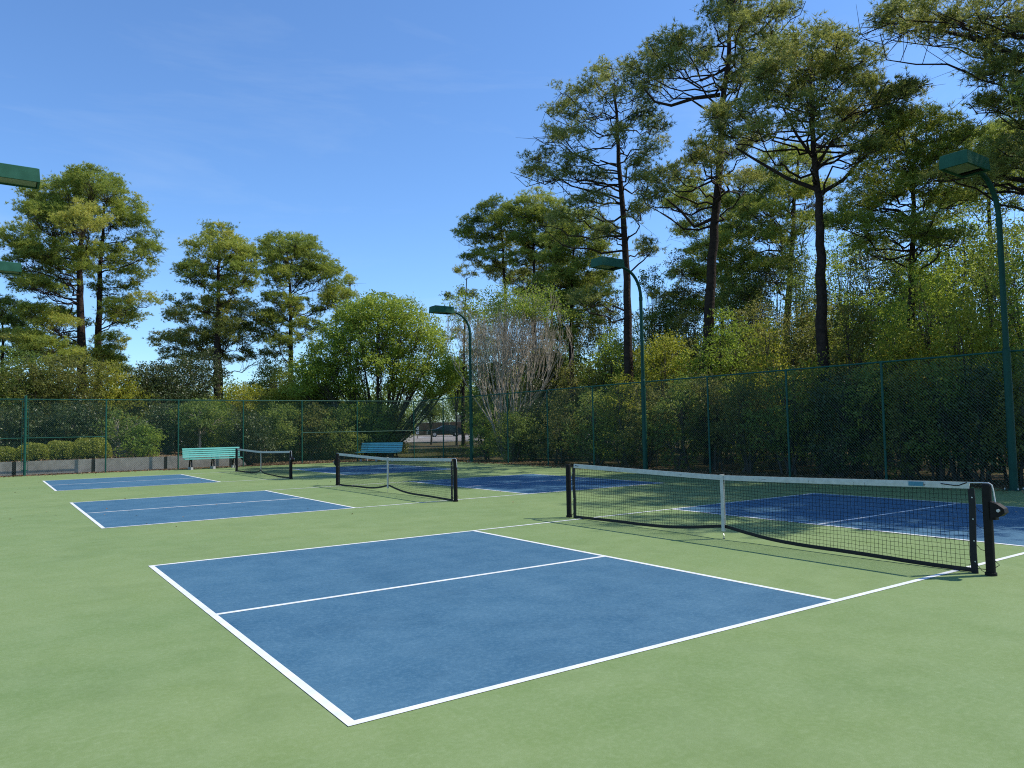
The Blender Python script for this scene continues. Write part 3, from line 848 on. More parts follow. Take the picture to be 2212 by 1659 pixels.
# ---- pines behind the far end
pine('big twin-crowned pine on the left, left-hand trunk of the pair', 55, [(176, 862), (173, 640), (172, 560), (188, 450), (195, 410)],
     [(150, 425, 55, 38), (200, 398, 55, 26), (85, 440, 45, 30), (120, 480, 50, 35), (45, 515, 38, 26), (60, 560, 48, 22), (110, 545, 55, 30), (180, 490, 55, 40), (55, 600, 45, 20), (95, 625, 45, 22), (150, 585, 50, 25), (85, 680, 40, 22), (130, 700, 45, 30), (110, 755, 55, 28), (60, 735, 40, 22), (150, 790, 40, 30), (90, 470, 40, 30)], 0.34, 11, 1.35)
pine('big twin-crowned pine on the left, right-hand trunk of the pair', 56.5, [(213, 860), (214, 700), (216, 590), (222, 500), (225, 440)],
     [(230, 420, 55, 35), (275, 455, 42, 38), (290, 500, 42, 36), (235, 480, 55, 38), (310, 545, 30, 24), (265, 560, 50, 26), (215, 560, 45, 24), (290, 600, 45, 20), (245, 625, 45, 22), (305, 650, 40, 15), (255, 660, 40, 18), (270, 690, 38, 20), (240, 735, 32, 18), (225, 780, 35, 28), (250, 800, 30, 25)], 0.30, 12, 1.35)
pine('pine with a rounded upper crown and bare gap, third trunk from left', 51, [(468, 862), (469, 720), (471, 640), (474, 560), (476, 520)],
     [(476, 508, 38, 22), (440, 545, 45, 28), (505, 545, 42, 30), (470, 570, 55, 30), (415, 590, 38, 24), (450, 612, 45, 22), (520, 590, 38, 28), (500, 625, 42, 20), (385, 645, 32, 14), (540, 560, 25, 22)], 0.27, 13, 1.35)
pine('low spreading pine below the rounded crown, third trunk from left', 54, [(478, 862), (476, 760), (474, 690)],
     [(460, 665, 45, 22), (410, 690, 45, 25), (520, 680, 50, 28), (375, 735, 38, 22), (430, 735, 50, 28), (545, 725, 50, 30), (490, 725, 50, 32), (400, 775, 50, 25), (560, 770, 45, 25), (590, 690, 30, 25), (470, 780, 55, 28)], 0.16, 14, 1.15, needle='needle_dark')
pine('pine with a domed crown and thin forked limbs beside the broad-leaved tree', 54, [(628, 862), (628, 720), (627, 640), (622, 570), (618, 540)],
     [(600, 530, 38, 20), (640, 528, 45, 22), (575, 558, 32, 28), (620, 560, 50, 30), (670, 560, 38, 30), (700, 595, 36, 35), (650, 600, 45, 28), (595, 600, 36, 24), (720, 640, 32, 28), (690, 660, 45, 25), (590, 650, 34, 18), (640, 665, 30, 22), (580, 690, 30, 16), (660, 710, 38, 22), (600, 740, 40, 20)], 0.24, 15, 1.4)
pine('small spiky pine top showing between domed pine and bright round tree', 63, [(756, 862), (757, 680), (757, 612)],
     [(757, 610, 14, 16), (752, 640, 22, 16), (765, 665, 22, 16), (745, 690, 28, 20), (770, 720, 30, 25)], 0.14, 16, 1.2)
pine('rounded pine cut by the left edge of the view', 60, [(8, 862), (6, 740), (4, 690)],
     [(10, 668, 35, 18), (-25, 680, 35, 22), (40, 700, 28, 22), (0, 720, 45, 24), (50, 740, 35, 20), (-30, 740, 40, 25), (75, 770, 30, 20), (20, 775, 50, 25)], 0.2, 17, 1.25)
# ---- pines on the right
pine('dark thin pine with bare twigs left of the bare pale shrub', 60, [(1000, 870), (1003, 720), (1008, 600)],
     [(1000, 590, 28, 14), (1022, 580, 25, 16), (985, 640, 26, 14), (1015, 640, 24, 18), (1005, 680, 28, 18), (985, 725, 26, 18), (1010, 770, 30, 25)], 0.16, 21, 1.0, needle='needle_dark')
pine('middle-height pine farthest left of the right-hand group', 52, [(1092, 850), (1090, 620), (1085, 520), (1080, 480)],
     [(1075, 458, 40, 22), (1040, 490, 38, 26), (1105, 490, 42, 30), (1005, 512, 26, 16), (1060, 525, 45, 24), (1110, 540, 38, 20), (1025, 555, 28, 12), (1070, 560, 40, 14)], 0.22, 22, 1.9, fat=1.22)
pine('middle-height pine with forked limbs, second in the right-hand group', 50, [(1153, 850), (1155, 640), (1153, 540), (1155, 470)],
     [(1160, 436, 42, 20), (1130, 465, 38, 26), (1190, 465, 38, 26), (1160, 490, 48, 28), (1205, 505, 36, 24), (1140, 525, 40, 22), (1190, 545, 40, 20), (1120, 560, 30, 14)], 0.23, 23, 1.9, fat=1.22)
pine('shorter full pine just left of the leaning tall pine', 44, [(1233, 820), (1235, 640), (1240, 540), (1245, 500)],
     [(1250, 480, 45, 20), (1280, 510, 42, 28), (1215, 520, 40, 26), (1250, 545, 55, 28), (1300, 555, 26, 22), (1200, 565, 34, 20), (1270, 590, 50, 24), (1210, 610, 46, 24), (1235, 650, 48, 26), (1285, 640, 40, 20), (1190, 650, 32, 20), (1250, 700, 45, 25), (1215, 730, 40, 25)], 0.2, 24, 1.9, fat=1.22)
pine('tall slender leaning pine with open feathery crown above the middle lamp', 33, [(1357, 800), (1355, 640), (1349, 500), (1338, 350), (1330, 240), (1326, 180)],
     [(1325, 150, 40, 22), (1285, 172, 40, 20), (1365, 180, 36, 20), (1240, 200, 45, 20), (1320, 210, 40, 18), (1395, 205, 32, 20), (1205, 238, 38, 18), (1265, 250, 48, 18), (1380, 248, 42, 18), (1190, 292, 36, 14), (1245, 300, 42, 16), (1415, 268, 30, 14), (1350, 290, 36, 18), (1400, 320, 36, 16), (1180, 345, 40, 13), (1240, 345, 36, 14), (1145, 372, 28, 12), (1200, 380, 45, 14), (1280, 380, 32, 16), (1380, 360, 36, 18), (1290, 430, 40, 18), (1240, 450, 42, 20), (1390, 395, 28, 16), (1200, 480, 38, 18), (1375, 460, 24, 20), (1395, 540, 30, 16), (1310, 500, 28, 16), (1265, 640, 40, 15)], 0.23, 25, 0.5, L=0.25, W=0.022, depth=0.6, tintb=0.4, needle='needle_dark')
pine('tallest pine, its top and long left limb against the sky', 31, [(1528, 760), (1538, 560), (1551, 420), (1557, 270), (1572, 130), (1580, 20), (1590, -60)],
     [(1560, 25, 38, 30), (1605, 25, 48, 28), (1650, 40, 36, 16), (1700, 15, 30, 12), (1590, 70, 50, 26), (1645, 90, 36, 22), (1600, -60, 60, 40), (1620, -110, 45, 30), (1560, -40, 45, 30), (1395, 130, 42, 26), (1440, 100, 46, 26), (1490, 98, 42, 28), (1410, 170, 36, 14), (1460, 140, 48, 24), (1520, 130, 36, 28), (1600, 130, 46, 24), (1640, 150, 42, 24), (1590, 180, 36, 20), (1525, 318, 38, 22), (1500, 345, 22, 12), (1550, 345, 40, 24), (1600, 320, 38, 26), (1440, 382, 40, 18), (1470, 372, 40, 20), (1420, 420, 32, 16), (1600, 395, 42, 26)], 0.25, 26, 1.2, needle='needle_dark', tintb=0.45,
     limbs=[([(1556, 205), (1500, 212), (1450, 228), (1415, 220), (1390, 190)], 0.085, 0.035), ([(1560, 250), (1590, 215), (1600, 180)], 0.07, 0.03), ([(1545, 470), (1500, 490), (1470, 455), (1440, 430)], 0.08, 0.035), ([(1590, 95), (1640, 70), (1690, 20)], 0.06, 0.025)])
pine('massive dome-crowned pine with spreading limbs in front of the others', 26, [(1775, 700), (1772, 560), (1768, 430), (1760, 330), (1752, 220), (1750, 150)],
     [(1745, 95, 60, 24), (1690, 120, 52, 28), (1800, 108, 55, 26), (1650, 165, 42, 26), (1735, 150, 70, 34), (1840, 140, 50, 30), (1880, 185, 42, 26), (1800, 185, 60, 34), (1690, 200, 60, 32), (1620, 230, 46, 28), (1740, 240, 65, 30), (1850, 240, 60, 30), (1590, 275, 46, 24), (1660, 285, 55, 26), (1920, 215, 32, 18), (1955, 190, 28, 14), (1800, 290, 50, 24), (1900, 280, 46, 26), (1940, 255, 36, 18), (1560, 250, 30, 18), (1870, 330, 42, 18)], 0.235, 27, 1.45, needle='needle_dark', tintb=0.48, depth=0.7,
     limbs=[([(1766, 410), (1700, 385), (1640, 350), (1590, 320)], 0.075, 0.03), ([(1768, 420), (1820, 390), (1860, 345), (1900, 310)], 0.075, 0.03), ([(1764, 360), (1800, 300), (1840, 240)], 0.06, 0.025), ([(1763, 350), (1720, 290), (1690, 230)], 0.06, 0.025)])
pine('thick-trunked pine half hidden behind the massive dome-crowned pine', 42, [(1695, 760), (1705, 600), (1714, 460), (1722, 370), (1725, 330)],
     [(1690, 350, 50, 24), (1740, 345, 46, 24), (1650, 400, 46, 26), (1700, 410, 55, 26), (1625, 440, 40, 22), (1660, 460, 55, 22), (1760, 420, 40, 28), (1590, 475, 40, 18), (1640, 510, 45, 22), (1690, 520, 45, 22), (1740, 480, 45, 24), (1560, 520, 40, 22), (1600, 560, 45, 22), (1670, 580, 50, 25)], 0.26, 28, 1.6)
pine('low broad pine mass behind the tallest pine trunk', 46, [(1560, 780), (1560, 620), (1550, 500)],
     [(1500, 420, 42, 22), (1460, 440, 36, 20), (1540, 440, 46, 24), (1600, 450, 46, 24), (1490, 500, 36, 18), (1580, 500, 45, 22), (1520, 545, 45, 22), (1490, 590, 45, 24), (1560, 600, 55, 28), (1450, 640, 45, 24), (1520, 660, 50, 26), (1600, 640, 45, 26)], 0.2, 29, 1.7)
pine('pine with layered right-hand boughs right of the massive dome', 27, [(1967, 760), (1970, 600), (1972, 470), (1975, 360), (1978, 300)],
     [(1985, 262, 42, 18), (1940, 290, 46, 24), (2030, 280, 42, 22), (1985, 310, 52, 24), (2065, 305, 28, 18), (1900, 325, 42, 22), (1950, 350, 50, 24), (2030, 345, 50, 24), (1880, 375, 42, 20), (1930, 395, 50, 22), (2000, 395, 46, 22), (2070, 365, 36, 20), (1860, 425, 45, 22), (1910, 440, 48, 22), (1840, 475, 40, 20), (2020, 430, 40, 18), (1990, 520, 30, 16), (1850, 480, 42, 18), (1920, 492, 46, 18), (2000, 480, 46, 18), (2060, 440, 38, 20), (1890, 535, 40, 18), (2045, 515, 38, 18)], 0.17, 30, 1.5, limbs=[([(1972, 480), (1940, 455), (1900, 450)], 0.08, 0.03)])
pine('pine behind the nearest lamp head at the right', 44, [(2140, 760), (2140, 560), (2135, 420), (2130, 340)],
     [(2120, 310, 50, 24), (2170, 300, 45, 26), (2085, 345, 36, 20), (2140, 350, 55, 24), (2195, 345, 45, 24), (2100, 385, 46, 20), (2160, 395, 50, 22), (2210, 400, 40, 24), (2230, 320, 45, 28), (2080, 430, 40, 18)], 0.22, 31, 1.6)
pine('near pine reaching boughs into the upper right corner', 25, [(2330, 900), (2325, 600), (2315, 350), (2300, 150), (2290, 20), (2285, -120)],
     [(1935, 22, 34, 18), (1925, 50, 26, 14), (1975, 55, 34, 18), (2010, 25, 36, 20), (2045, 62, 36, 18), (2080, 20, 40, 22), (2110, 75, 40, 20), (2150, 25, 46, 24), (2165, 95, 42, 22), (2200, 60, 46, 26), (2125, 155, 22, 14), (2170, 150, 34, 18), (2205, 190, 38, 24), (2135, 222, 22, 11), (2180, 240, 34, 16), (2215, 270, 36, 22), (2190, 320, 34, 18), (2160, 370, 46, 12), (2100, 380, 40, 11), (2050, 378, 36, 10), (2250, 130, 60, 40), (2260, 350, 50, 30), (2280, 20, 70, 40), (2350, 60, 70, 45), (2380, 160, 70, 45), (2360, 300, 70, 40), (2290, -90, 80, 50), (2370, -60, 70, 50), (2290, 430, 60, 25), (2380, 430, 70, 30)], 0.28, 32, 0.5, needle='needle_dark', L=0.24, W=0.02, depth=0.5,
     limbs=[([(2300, 170), (2220, 130), (2140, 95), (2060, 72), (1990, 55)], 0.11, 0.03), ([(2315, 400), (2250, 395), (2180, 385), (2100, 378), (2020, 374)], 0.1, 0.03)])

# ---- pines just outside the right edge, whose shade lies on the courts
def free_pine(label, x, y, h, r0, seed):
    rg = np.random.default_rng(seed)
    rng = math.hypot(x - CX, y - CY)
    d = np.array([x - CX, y - CY]) / rng
    q = RM.T @ np.array([d[0], d[1], 0.0]); px = 1106 + FD * q[0] / -q[2]
    py0 = 829.5 - FD * q[1] / -q[2]
    s = rng / FD * math.cos(math.atan((px - 1106) / FD))
    rowz = lambda z: py0 - (z - CZ) / s
    pads = [(px + (rg.normal(0, 1.5) + 1.2) / s, rowz(h * f), rg.uniform(1.3, 2.0) / s, rg.uniform(0.6, 0.9) / s) for f in np.linspace(0.5, 1.0, 15)]
    pine(label, rng, [(px, rowz(0.5)), (px + 4, rowz(h * 0.6)), (px, rowz(h * 0.97))], pads, r0, seed, 0.55, depth=0.8)
free_pine('pine beyond the right edge shading the near court', 14.3, 0.9, 15, 0.25, 401)
free_pine('pine beyond the right edge behind the shading one', 18.0, 1.6, 18, 0.28, 402)
free_pine('shorter pine beyond the right edge by the fence', 13.2, 1.4, 10.5, 0.17, 403)

# ---- bright round broad-leaved tree
rg = np.random.default_rng(50)
F_r = 45.0
fp = at(815, 860, F_r); fp[2] = gz(fp[0], fp[1])
leafy('broadleaf_tree', 'bright green vase-shaped broad-leaved tree with many dark stems', 'tree', fp,
      px_pads([(820, 655, 42, 22), (770, 675, 46, 26), (870, 672, 46, 26), (735, 715, 42, 30), (820, 700, 55, 30), (910, 705, 42, 30), (705, 765, 40, 34), (765, 750, 50, 34), (860, 745, 55, 34), (935, 745, 36, 34), (960, 785, 26, 28), (690, 810, 32, 26), (740, 810, 45, 26), (905, 800, 50, 30), (820, 790, 45, 25), (965, 825, 25, 20), (870, 835, 40, 16), (700, 845, 34, 16), (760, 838, 36, 14), (930, 845, 36, 16), (662, 800, 34, 30), (655, 845, 36, 18), (985, 800, 22, 24)], F_r, 1.6, rg),
      51, 'leaf_bright', 0.14, 0.95, 6, 'bark_grey', None, 0.085, 0.62, 18, 0.16)

pine('low dark pine filling between the two middle-height pines and the leaning one', 54, [(1190, 850), (1192, 640), (1195, 540)],
     [(1195, 530, 40, 22), (1160, 570, 40, 24), (1225, 580, 40, 24), (1120, 600, 38, 22), (1190, 610, 50, 26), (1260, 620, 40, 24), (1300, 600, 30, 20), (1150, 640, 46, 26), (1230, 660, 50, 26), (1290, 680, 40, 24), (1085, 585, 34, 18)], 0.18, 33, 1.5, needle='needle_dark')

# ---- bare pale multi-stemmed tree (crape myrtle habit)
rg = np.random.default_rng(60)
JR = on_x(1095, 12.6)
jb = at(1095, 850, JR); jb[2] = gz(jb[0], jb[1])
root = thing('bare_tree', 'bare pale multi-stemmed tree with green tips on its top', 'tree', tuple(jb))
tb = MB(); tips = []
def grow(p, d, ln, r, lev):
    q = p + d * ln
    m_ = (p + q) / 2 + rg.normal(0, 0.05 * ln, 3)
    tb.tube(np.array([p, m_, q]) - jb, [r, r * 0.85, r * 0.7], 5 if lev < 2 else 3)
    if lev >= 5 or r < 0.005:
        tips.append(q); return
    nk = 2 if lev < 1 else (3 if rg.uniform() < 0.5 else 2)
    for _ in range(nk):
        dd = unit(d + rg.normal(0, 0.21, 3) * (1, 1, 0.7) + np.array([0, 0, 0.16]))
        lat = (q - jb)[:2]; far_ = max(0.0, np.linalg.norm(lat) - 1.35)
        dd = dd - 0.16 * far_ * np.array([lat[0], lat[1], 0.0]) / (np.linalg.norm(lat) + 1e-6); dd[2] = max(dd[2], 0.42); dd = unit(dd)
        grow(q, dd, ln * rg.uniform(0.72, 0.95), r * 0.68, lev + 1)
for k in range(20):
    a = k * 2.4
    sp = 0.05 + 0.36 * math.sqrt(k / 20)
    grow(jb + np.array([0.18 * math.cos(a), 0.18 * math.sin(a), 0]), unit(np.array([sp * math.cos(a), sp * math.sin(a), 1.0])), rg.uniform(1.62, 2.0), rg.uniform(0.038, 0.055), 0)
tb.build('branches', M['bark_pale'], root, True)
tips = np.array(tips)
lb = MB()
topz = tips[:, 2].max()
sel = tips[tips[:, 2] > jb[2] + 0.74 * (topz - jb[2])]
P = (sel[:, None] + rg.normal(0, 0.14, (len(sel), 12, 3))).reshape(-1, 3)
leaves(lb, P - jb, rg, 0.105, 0.5 + 0.2 * rg.normal(size=len(P)))
low = jb + np.array([0.2, -0.6, 1.9]) + rg.normal(0, 1, (500, 3)) * (0.7, 0.5, 0.35)
leaves(lb, low - jb, rg, 0.10, 0.6 + 0.2 * rg.normal(size=500))
lb.build('crown', M['leaf_bright'], root)
JTOP = topz

# ---- clipped box shrubs on the bank
def boxwood(px, rx, h, label, seed):
    rg = np.random.default_rng(seed)
    c = at(px, 985, on_y(px, 34.0)); c[2] = 0.50
    root = thing('boxwood_shrub', label, 'shrub', tuple(c), 0, 'clipped box shrubs along the wall top')
    n = 5200
    v = unit(rg.normal(size=(n, 3))); v[:, 2] = v[:, 2] * 0.5 + 0.5
    v = np.sign(v) * np.abs(unit(v)) ** 0.72
    P = v * np.array([rx, rx * 0.9, h]) * (1 - np.abs(rg.normal(0, 0.06, (n, 1))))
    P *= 1 + 0.05 * np.sin(P[:, :1] * 7 + seed) * np.cos(P[:, 1:2] * 6)
    P[:, 2] = np.maximum(P[:, 2], 0.05)
    lb = MB(); leaves(lb, P, rg, 0.062, 0.45 + 0.25 * P[:, 2] / h * 0.6 + 0.15 * rg.normal(size=n), 0.5)  # tint rises with height: the sunlit top is put into the leaf colour
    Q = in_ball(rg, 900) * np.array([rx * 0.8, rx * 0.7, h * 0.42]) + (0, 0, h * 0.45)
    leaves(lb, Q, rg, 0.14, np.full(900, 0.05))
    lb.build('crown', M['box'], root)
    tb = MB()
    for k in range(5):
        a = k * 1.26
        tb.tube(curve((0, 0, -0.05), (0.5 * rx * math.cos(a), 0.5 * rx * math.sin(a), h * 0.6), rg.normal(0, 0.03, 3), 4), np.linspace(0.03, 0.01, 4), 5)
    tb.build('stem', M['bark_grey'], root)
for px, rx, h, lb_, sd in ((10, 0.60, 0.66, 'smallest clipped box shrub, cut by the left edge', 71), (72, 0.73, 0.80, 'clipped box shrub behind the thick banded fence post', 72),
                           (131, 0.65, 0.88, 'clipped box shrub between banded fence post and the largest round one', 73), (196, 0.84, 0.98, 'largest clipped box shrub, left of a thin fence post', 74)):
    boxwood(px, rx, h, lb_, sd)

# ---- shrubs and small trees: (column, offset behind fence, side, top row, half width m, leaf, label, opts)
def shrub(px, off, side, top, hw, leaf, label, seed, name='shrub', cat='shrub', n=7, dens=1.0, size=0.10, stems=5, bark='bark_grey', low=0.25, group=None, **kw):
    rng = on_x(px, FX + off) if side == 'r' else on_y(px, FY + off)
    b = at(px, 880, rng); b[2] = bank_z(b[0], b[1])
    tz_ = at(px, top, rng)[2]
    rg = np.random.default_rng(seed)
    leafy(name, label, cat, b, auto_pads(b, tz_, hw, rg, n, low), seed, leaf, size, dens, stems, bark, group, **kw)
GB = 'shrubs and small trees behind the far fence'
GR = 'understorey behind the right fence'
back = [
 (-15, 9, 770, 2.2, 'leaf_green', 'leafy green shrub at the far left edge above the fence', {}),
 (35, 6, 880, 1.6, 'leaf_dark', 'leafy shrub seen through mesh left of the banded post', {}),
 (60, 13, 800, 2.4, 'leaf_green', 'green thicket below the left-edge pine, left of the twin trunks', {}),
 (120, 8, 800, 2.3, 'leaf_olive', 'olive thicket around the foot of the left twin trunk', {}),
 (120, 5.5, 890, 1.6, 'leaf_dark', 'dark shrub through mesh behind the middle box shrubs', {}),
 (190, 5, 868, 1.6, 'leaf_dark', 'dark leafy shrub through mesh right above the largest box shrub', {}),
 (238, 9, 795, 1.7, 'leaf_yellow', 'yellow-green bush rising over the fence right of twin trunks', {}),
 (262, 3.0, 893, 1.3, 'leaf_green', 'tangled grey-stemmed shrub right of the box shrubs', dict(bark='bark_pale', twig=2.5, dens=0.7)),
 (312, 2.2, 925, 0.9, 'leaf_bright', 'small bright bush on the wall top left of the teal bench', {}),
 (330, 10, 800, 2.3, 'leaf_dark', 'dark thicket with thin shoots between twin pines and third pine', {}),
 (360, 5.5, 872, 1.8, 'leaf_dark', 'dark shrub seen through mesh between two thin fence posts', {}),
 (405, 12, 775, 2.6, 'leaf_dark', 'dark broad thicket at the foot of the third pine', {}),
 (432, 4.2, 868, 1.5, 'leaf_green', 'slim pale-trunked young tree behind the sunlit bench', dict(stems=1, bark='bark_pale', low=0.55, r0=0.05)),
 (470, 5.5, 868, 1.4, 'leaf_bright', 'light leafy bush directly behind the sunlit bench', {}),
 (535, 7, 832, 2.0, 'leaf_yellow', 'low yellow-green bush topping the fence below domed pine, left one', {}),
 (540, 3.5, 880, 1.5, 'leaf_dark', 'dark shrub seen through mesh right of the sunlit bench', {}),
 (600, 4.5, 872, 1.7, 'leaf_green', 'mid green shrub behind the farthest net', {}),
 (630, 8, 835, 2.1, 'leaf_yellow', 'low yellow-green bush topping the fence at the domed pine trunk', {}),
 (600, 15, 780, 2.8, 'leaf_green', 'green thicket filling the gap behind domed pine trunk', {}),
 (675, 4, 876, 1.6, 'leaf_olive', 'olive shrub seen through mesh right of the farthest net', {}),
 (715, 7.5, 828, 2.0, 'leaf_yellow', 'low yellow-green bush topping the fence left of the bright tree', {}),
 (735, 3.5, 885, 1.5, 'leaf_green', 'green shrub behind the left post of the middle net', {}),
 (790, 4.5, 864, 2.0, 'leaf_bright', 'leafy bush left of the dark tree trunk above shaded bench', {}),
 (845, 4.5, 864, 1.6, 'leaf_olive', 'olive bush right of the dark trunk above the shaded bench', {}),
 (930, 22, 868, 1.5, 'leaf_green', 'light green bush hanging left above the parked car', dict(low=0.8, stems=1)),
 (1000, 26, 840, 2.2, 'leaf_bright', 'sunny bush above the brown timber screen by the far lamp', dict(low=0.78, stems=1)),
 (985, 18, 770, 2.0, 'leaf_green', 'green bush left of the far lamp pole above the fence line', dict(low=0.72, stems=1)),
]
for k, (px, off, top, hw, lf, lb_, kw) in enumerate(back):
    if off >= 8 and off < 16: top -= 22; hw *= 1.2
    shrub(px, off, 'b', top, hw, lf, lb_, 200 + k, group=GB, size=0.115, **kw)
right = [
 (1050, 2.0, 868, 1.3, 'leaf_bright', 'bright leafy bush just right of the far lamp pole', {}),
 (1062, 5.5, 800, 1.5, 'leaf_olive', 'olive bush under the bare pale tree', {}),
 (1112, 1.6, 880, 1.5, 'leaf_green', 'leafy bush between the first two right fence posts after far lamp', {}),
 (1150, 3.2, 850, 1.6, 'leaf_dark', 'dark shrub just right of the bare pale tree base', {}),
 (1180, 8.5, 770, 1.9, 'leaf_olive', 'brown-green thicket right of the bare pale tree', dict(twig=2.2)),
 (1205, 1.6, 875, 1.5, 'leaf_dark', 'dark shaded shrub on the fence left of the near net post', {}),
 (1240, 4.5, 812, 1.6, 'leaf_olive', 'twiggy olive shrub above the rail midway between far and middle lamps', dict(twig=3.0, dens=0.8)),
 (1285, 2.0, 832, 1.5, 'leaf_green', 'green shrub on the fence above left end of large net', {}),
 (1318, 6.5, 705, 1.5, 'leaf_bright', 'slender bright sapling with upswept sprays left of the leaning pine', dict(stems=1, dens=0.7)),
 (1345, 2.2, 800, 1.4, 'leaf_yellow', 'yellow-green bush over the rail left of the middle lamp', {}),
 (1365, 10, 745, 2.1, 'leaf_green', 'green thicket at the foot of the leaning pine', {}),
 (1400, 1.8, 835, 1.4, 'leaf_dark', 'dark shrub behind the middle lamp pole', {}),
 (1440, 5.0, 715, 1.6, 'leaf_yellow', 'yellow-green small tree just right of the middle lamp', {}),
 (1475, 1.8, 812, 1.4, 'leaf_green', 'green shrub on the fence right of the middle lamp', {}),
 (1500, 9, 690, 2.0, 'leaf_olive', 'olive thicket at the foot of the tallest pine', {}),
 (1540, 2.2, 780, 1.4, 'leaf_olive', 'twiggy brownish shrub on the fence above the net centre strap', dict(twig=2.5)),
 (1575, 5.5, 700, 1.6, 'leaf_bright', 'bright bush right of the tallest pine trunk', {}),
 (1610, 1.7, 800, 1.3, 'leaf_dark', 'dark shaded shrub right of the net centre strap', {}),
 (1640, 8.5, 655, 1.9, 'leaf_olive', 'olive small tree left of the hidden thick trunk', {}),
 (1665, 3.6, 730, 1.4, 'leaf_yellow', 'yellow-green bush between the tallest and the massive pine', {}),
 (1700, 1.7, 790, 1.3, 'leaf_green', 'shaded green shrub on the fence left of the massive pine', {}),
 (1730, 6.0, 660, 1.6, 'leaf_olive', 'reddish olive small tree left of the massive pine trunk', {}),
 (1768, 2.4, 752, 1.3, 'leaf_yellow', 'yellow leafy bush in front of the massive pine trunk', {}),
 (1805, 8.5, 560, 1.7, 'leaf_bright', 'sunny thin tree with sky gaps right of massive pine trunk', dict(dens=0.45)),
 (1815, 1.7, 800, 1.3, 'leaf_dark', 'dark shrub on the fence right of the massive pine', {}),
 (1850, 4.5, 640, 1.5, 'leaf_olive', 'olive brown bush between massive pine and layered pine', {}),
 (1890, 2.0, 765, 1.2, 'leaf_green', 'green shrub above the large net right half', {}),
 (1905, 7.5, 610, 1.6, 'leaf_bright', 'bright small tree left of the layered pine trunk', {}),
 (1950, 3.0, 690, 1.3, 'leaf_yellow', 'yellow-green bush in front of the layered pine trunk', {}),
 (1960, 1.5, 820, 1.1, 'leaf_dark', 'dark low shrub on the fence under the layered pine', {}),
 (2010, 5.2, 560, 1.6, 'leaf_bright', 'tall bright tree right of the layered pine trunk', dict(dens=0.8)),
 (2040, 1.9, 745, 1.2, 'leaf_green', 'green shrub on the fence left of the nearest lamp', {}),
 (2075, 8.0, 470, 1.7, 'leaf_bright', 'tall light-green tree with sky gaps left of nearest lamp', dict(dens=0.42)),
 (2085, 3.2, 640, 1.2, 'leaf_yellow', 'yellow-lit bush just left of the nearest lamp pole', {}),
 (2120, 1.6, 780, 1.0, 'leaf_dark', 'dark shrub at the fence by the nearest lamp base', {}),
 (2150, 6.0, 520, 1.5, 'leaf_green', 'leafy tree directly behind the nearest lamp pole', dict(dens=0.6)),
 (2185, 2.6, 690, 1.1, 'leaf_green', 'green bush right of the nearest lamp above the rail', {}),
 (2210, 1.6, 800, 1.0, 'leaf_dark', 'dark shrub at the right edge beside the nearest lamp', {}),
 (2225, 5.0, 560, 1.6, 'leaf_bright', 'bright leafy tree at the right edge of the view', dict(dens=0.7)),
 (1055, 15, 655, 2.6, 'leaf_green', 'leafy tree behind the far lamp pole, left of the bare pale tree', dict(dens=1.08)),
 (1140, 13, 625, 2.6, 'leaf_olive', 'olive tree standing directly behind the bare pale tree', dict(dens=1.08)),
 (1205, 15, 655, 2.9, 'leaf_green', 'green tree filling the foot of the shorter full pine', dict(dens=1.05)),
 (1300, 12, 555, 2.4, 'leaf_olive', 'olive tree between the shorter full pine and leaning pine', dict(dens=1.05)),
 (1425, 13, 535, 2.6, 'leaf_green', 'green tree between leaning pine and tallest pine', dict(dens=1.08)),
 (1492, 15, 505, 2.8, 'leaf_dark', 'dark tree just left of the tallest pine trunk', dict(dens=0.90)),
 (1595, 13, 485, 2.6, 'leaf_green', 'green tree right of the tallest pine trunk, behind yellow bushes', dict(dens=1.08)),
 (1662, 14, 455, 2.6, 'leaf_dark', 'dark tree in front of the hidden thick trunk', dict(dens=0.90)),
 (1735, 13, 475, 2.3, 'leaf_green', 'green tree left behind the massive pine trunk', dict(dens=1.08)),
 (1830, 14, 415, 2.4, 'leaf_bright', 'light tree right behind the massive pine trunk', dict(dens=0.72)),
 (1900, 13, 435, 2.5, 'leaf_dark', 'dark tree left of the layered pine trunk', dict(dens=0.90)),
 (1955, 12, 455, 2.3, 'leaf_green', 'green tree at the layered pine trunk', dict(dens=0.90)),
 (2035, 12, 385, 2.4, 'leaf_bright', 'bright tree with sky gaps between layered pine and nearest lamp', dict(dens=0.72)),
 (2115, 11, 365, 2.3, 'leaf_bright', 'bright tall tree left behind the nearest lamp head', dict(dens=0.72)),
 (2195, 10, 375, 2.2, 'leaf_green', 'green tall tree right behind the nearest lamp pole', dict(dens=0.82)),
 (1400, 16, 620, 2.4, 'leaf_olive', 'far olive tree behind the middle lamp neck', dict(dens=0.8)),
 (1620, 17, 600, 2.4, 'leaf_green', 'far green tree between tallest pine and massive pine', dict(dens=0.7)),
 (1850, 16, 600, 2.3, 'leaf_green', 'far green tree behind the massive pine, right side', dict(dens=0.6)),
 (2020, 15, 600, 2.3, 'leaf_green', 'far green tree behind the layered pine, right side', dict(dens=0.6)),
]
for k, (px, off, top, hw, lf, lb_, kw) in enumerate(right):
    if off < 2.6:
        kw = dict(kw); kw.setdefault('twig', 2.2); kw.setdefault('dens', 0.8)
        lf = ('leaf_olive' if k % 2 else 'leaf_dark') if lf == 'leaf_dark' else lf
    if 3 <= off < 11: top -= 40; hw *= 1.2
    nm = 'shrub' if top > 640 else 'small_tree'
    shrub(px, off, 'r', top, hw, lf, lb_, 300 + k, name=nm, cat='shrub' if nm == 'shrub' else 'tree', group=GR, **kw)

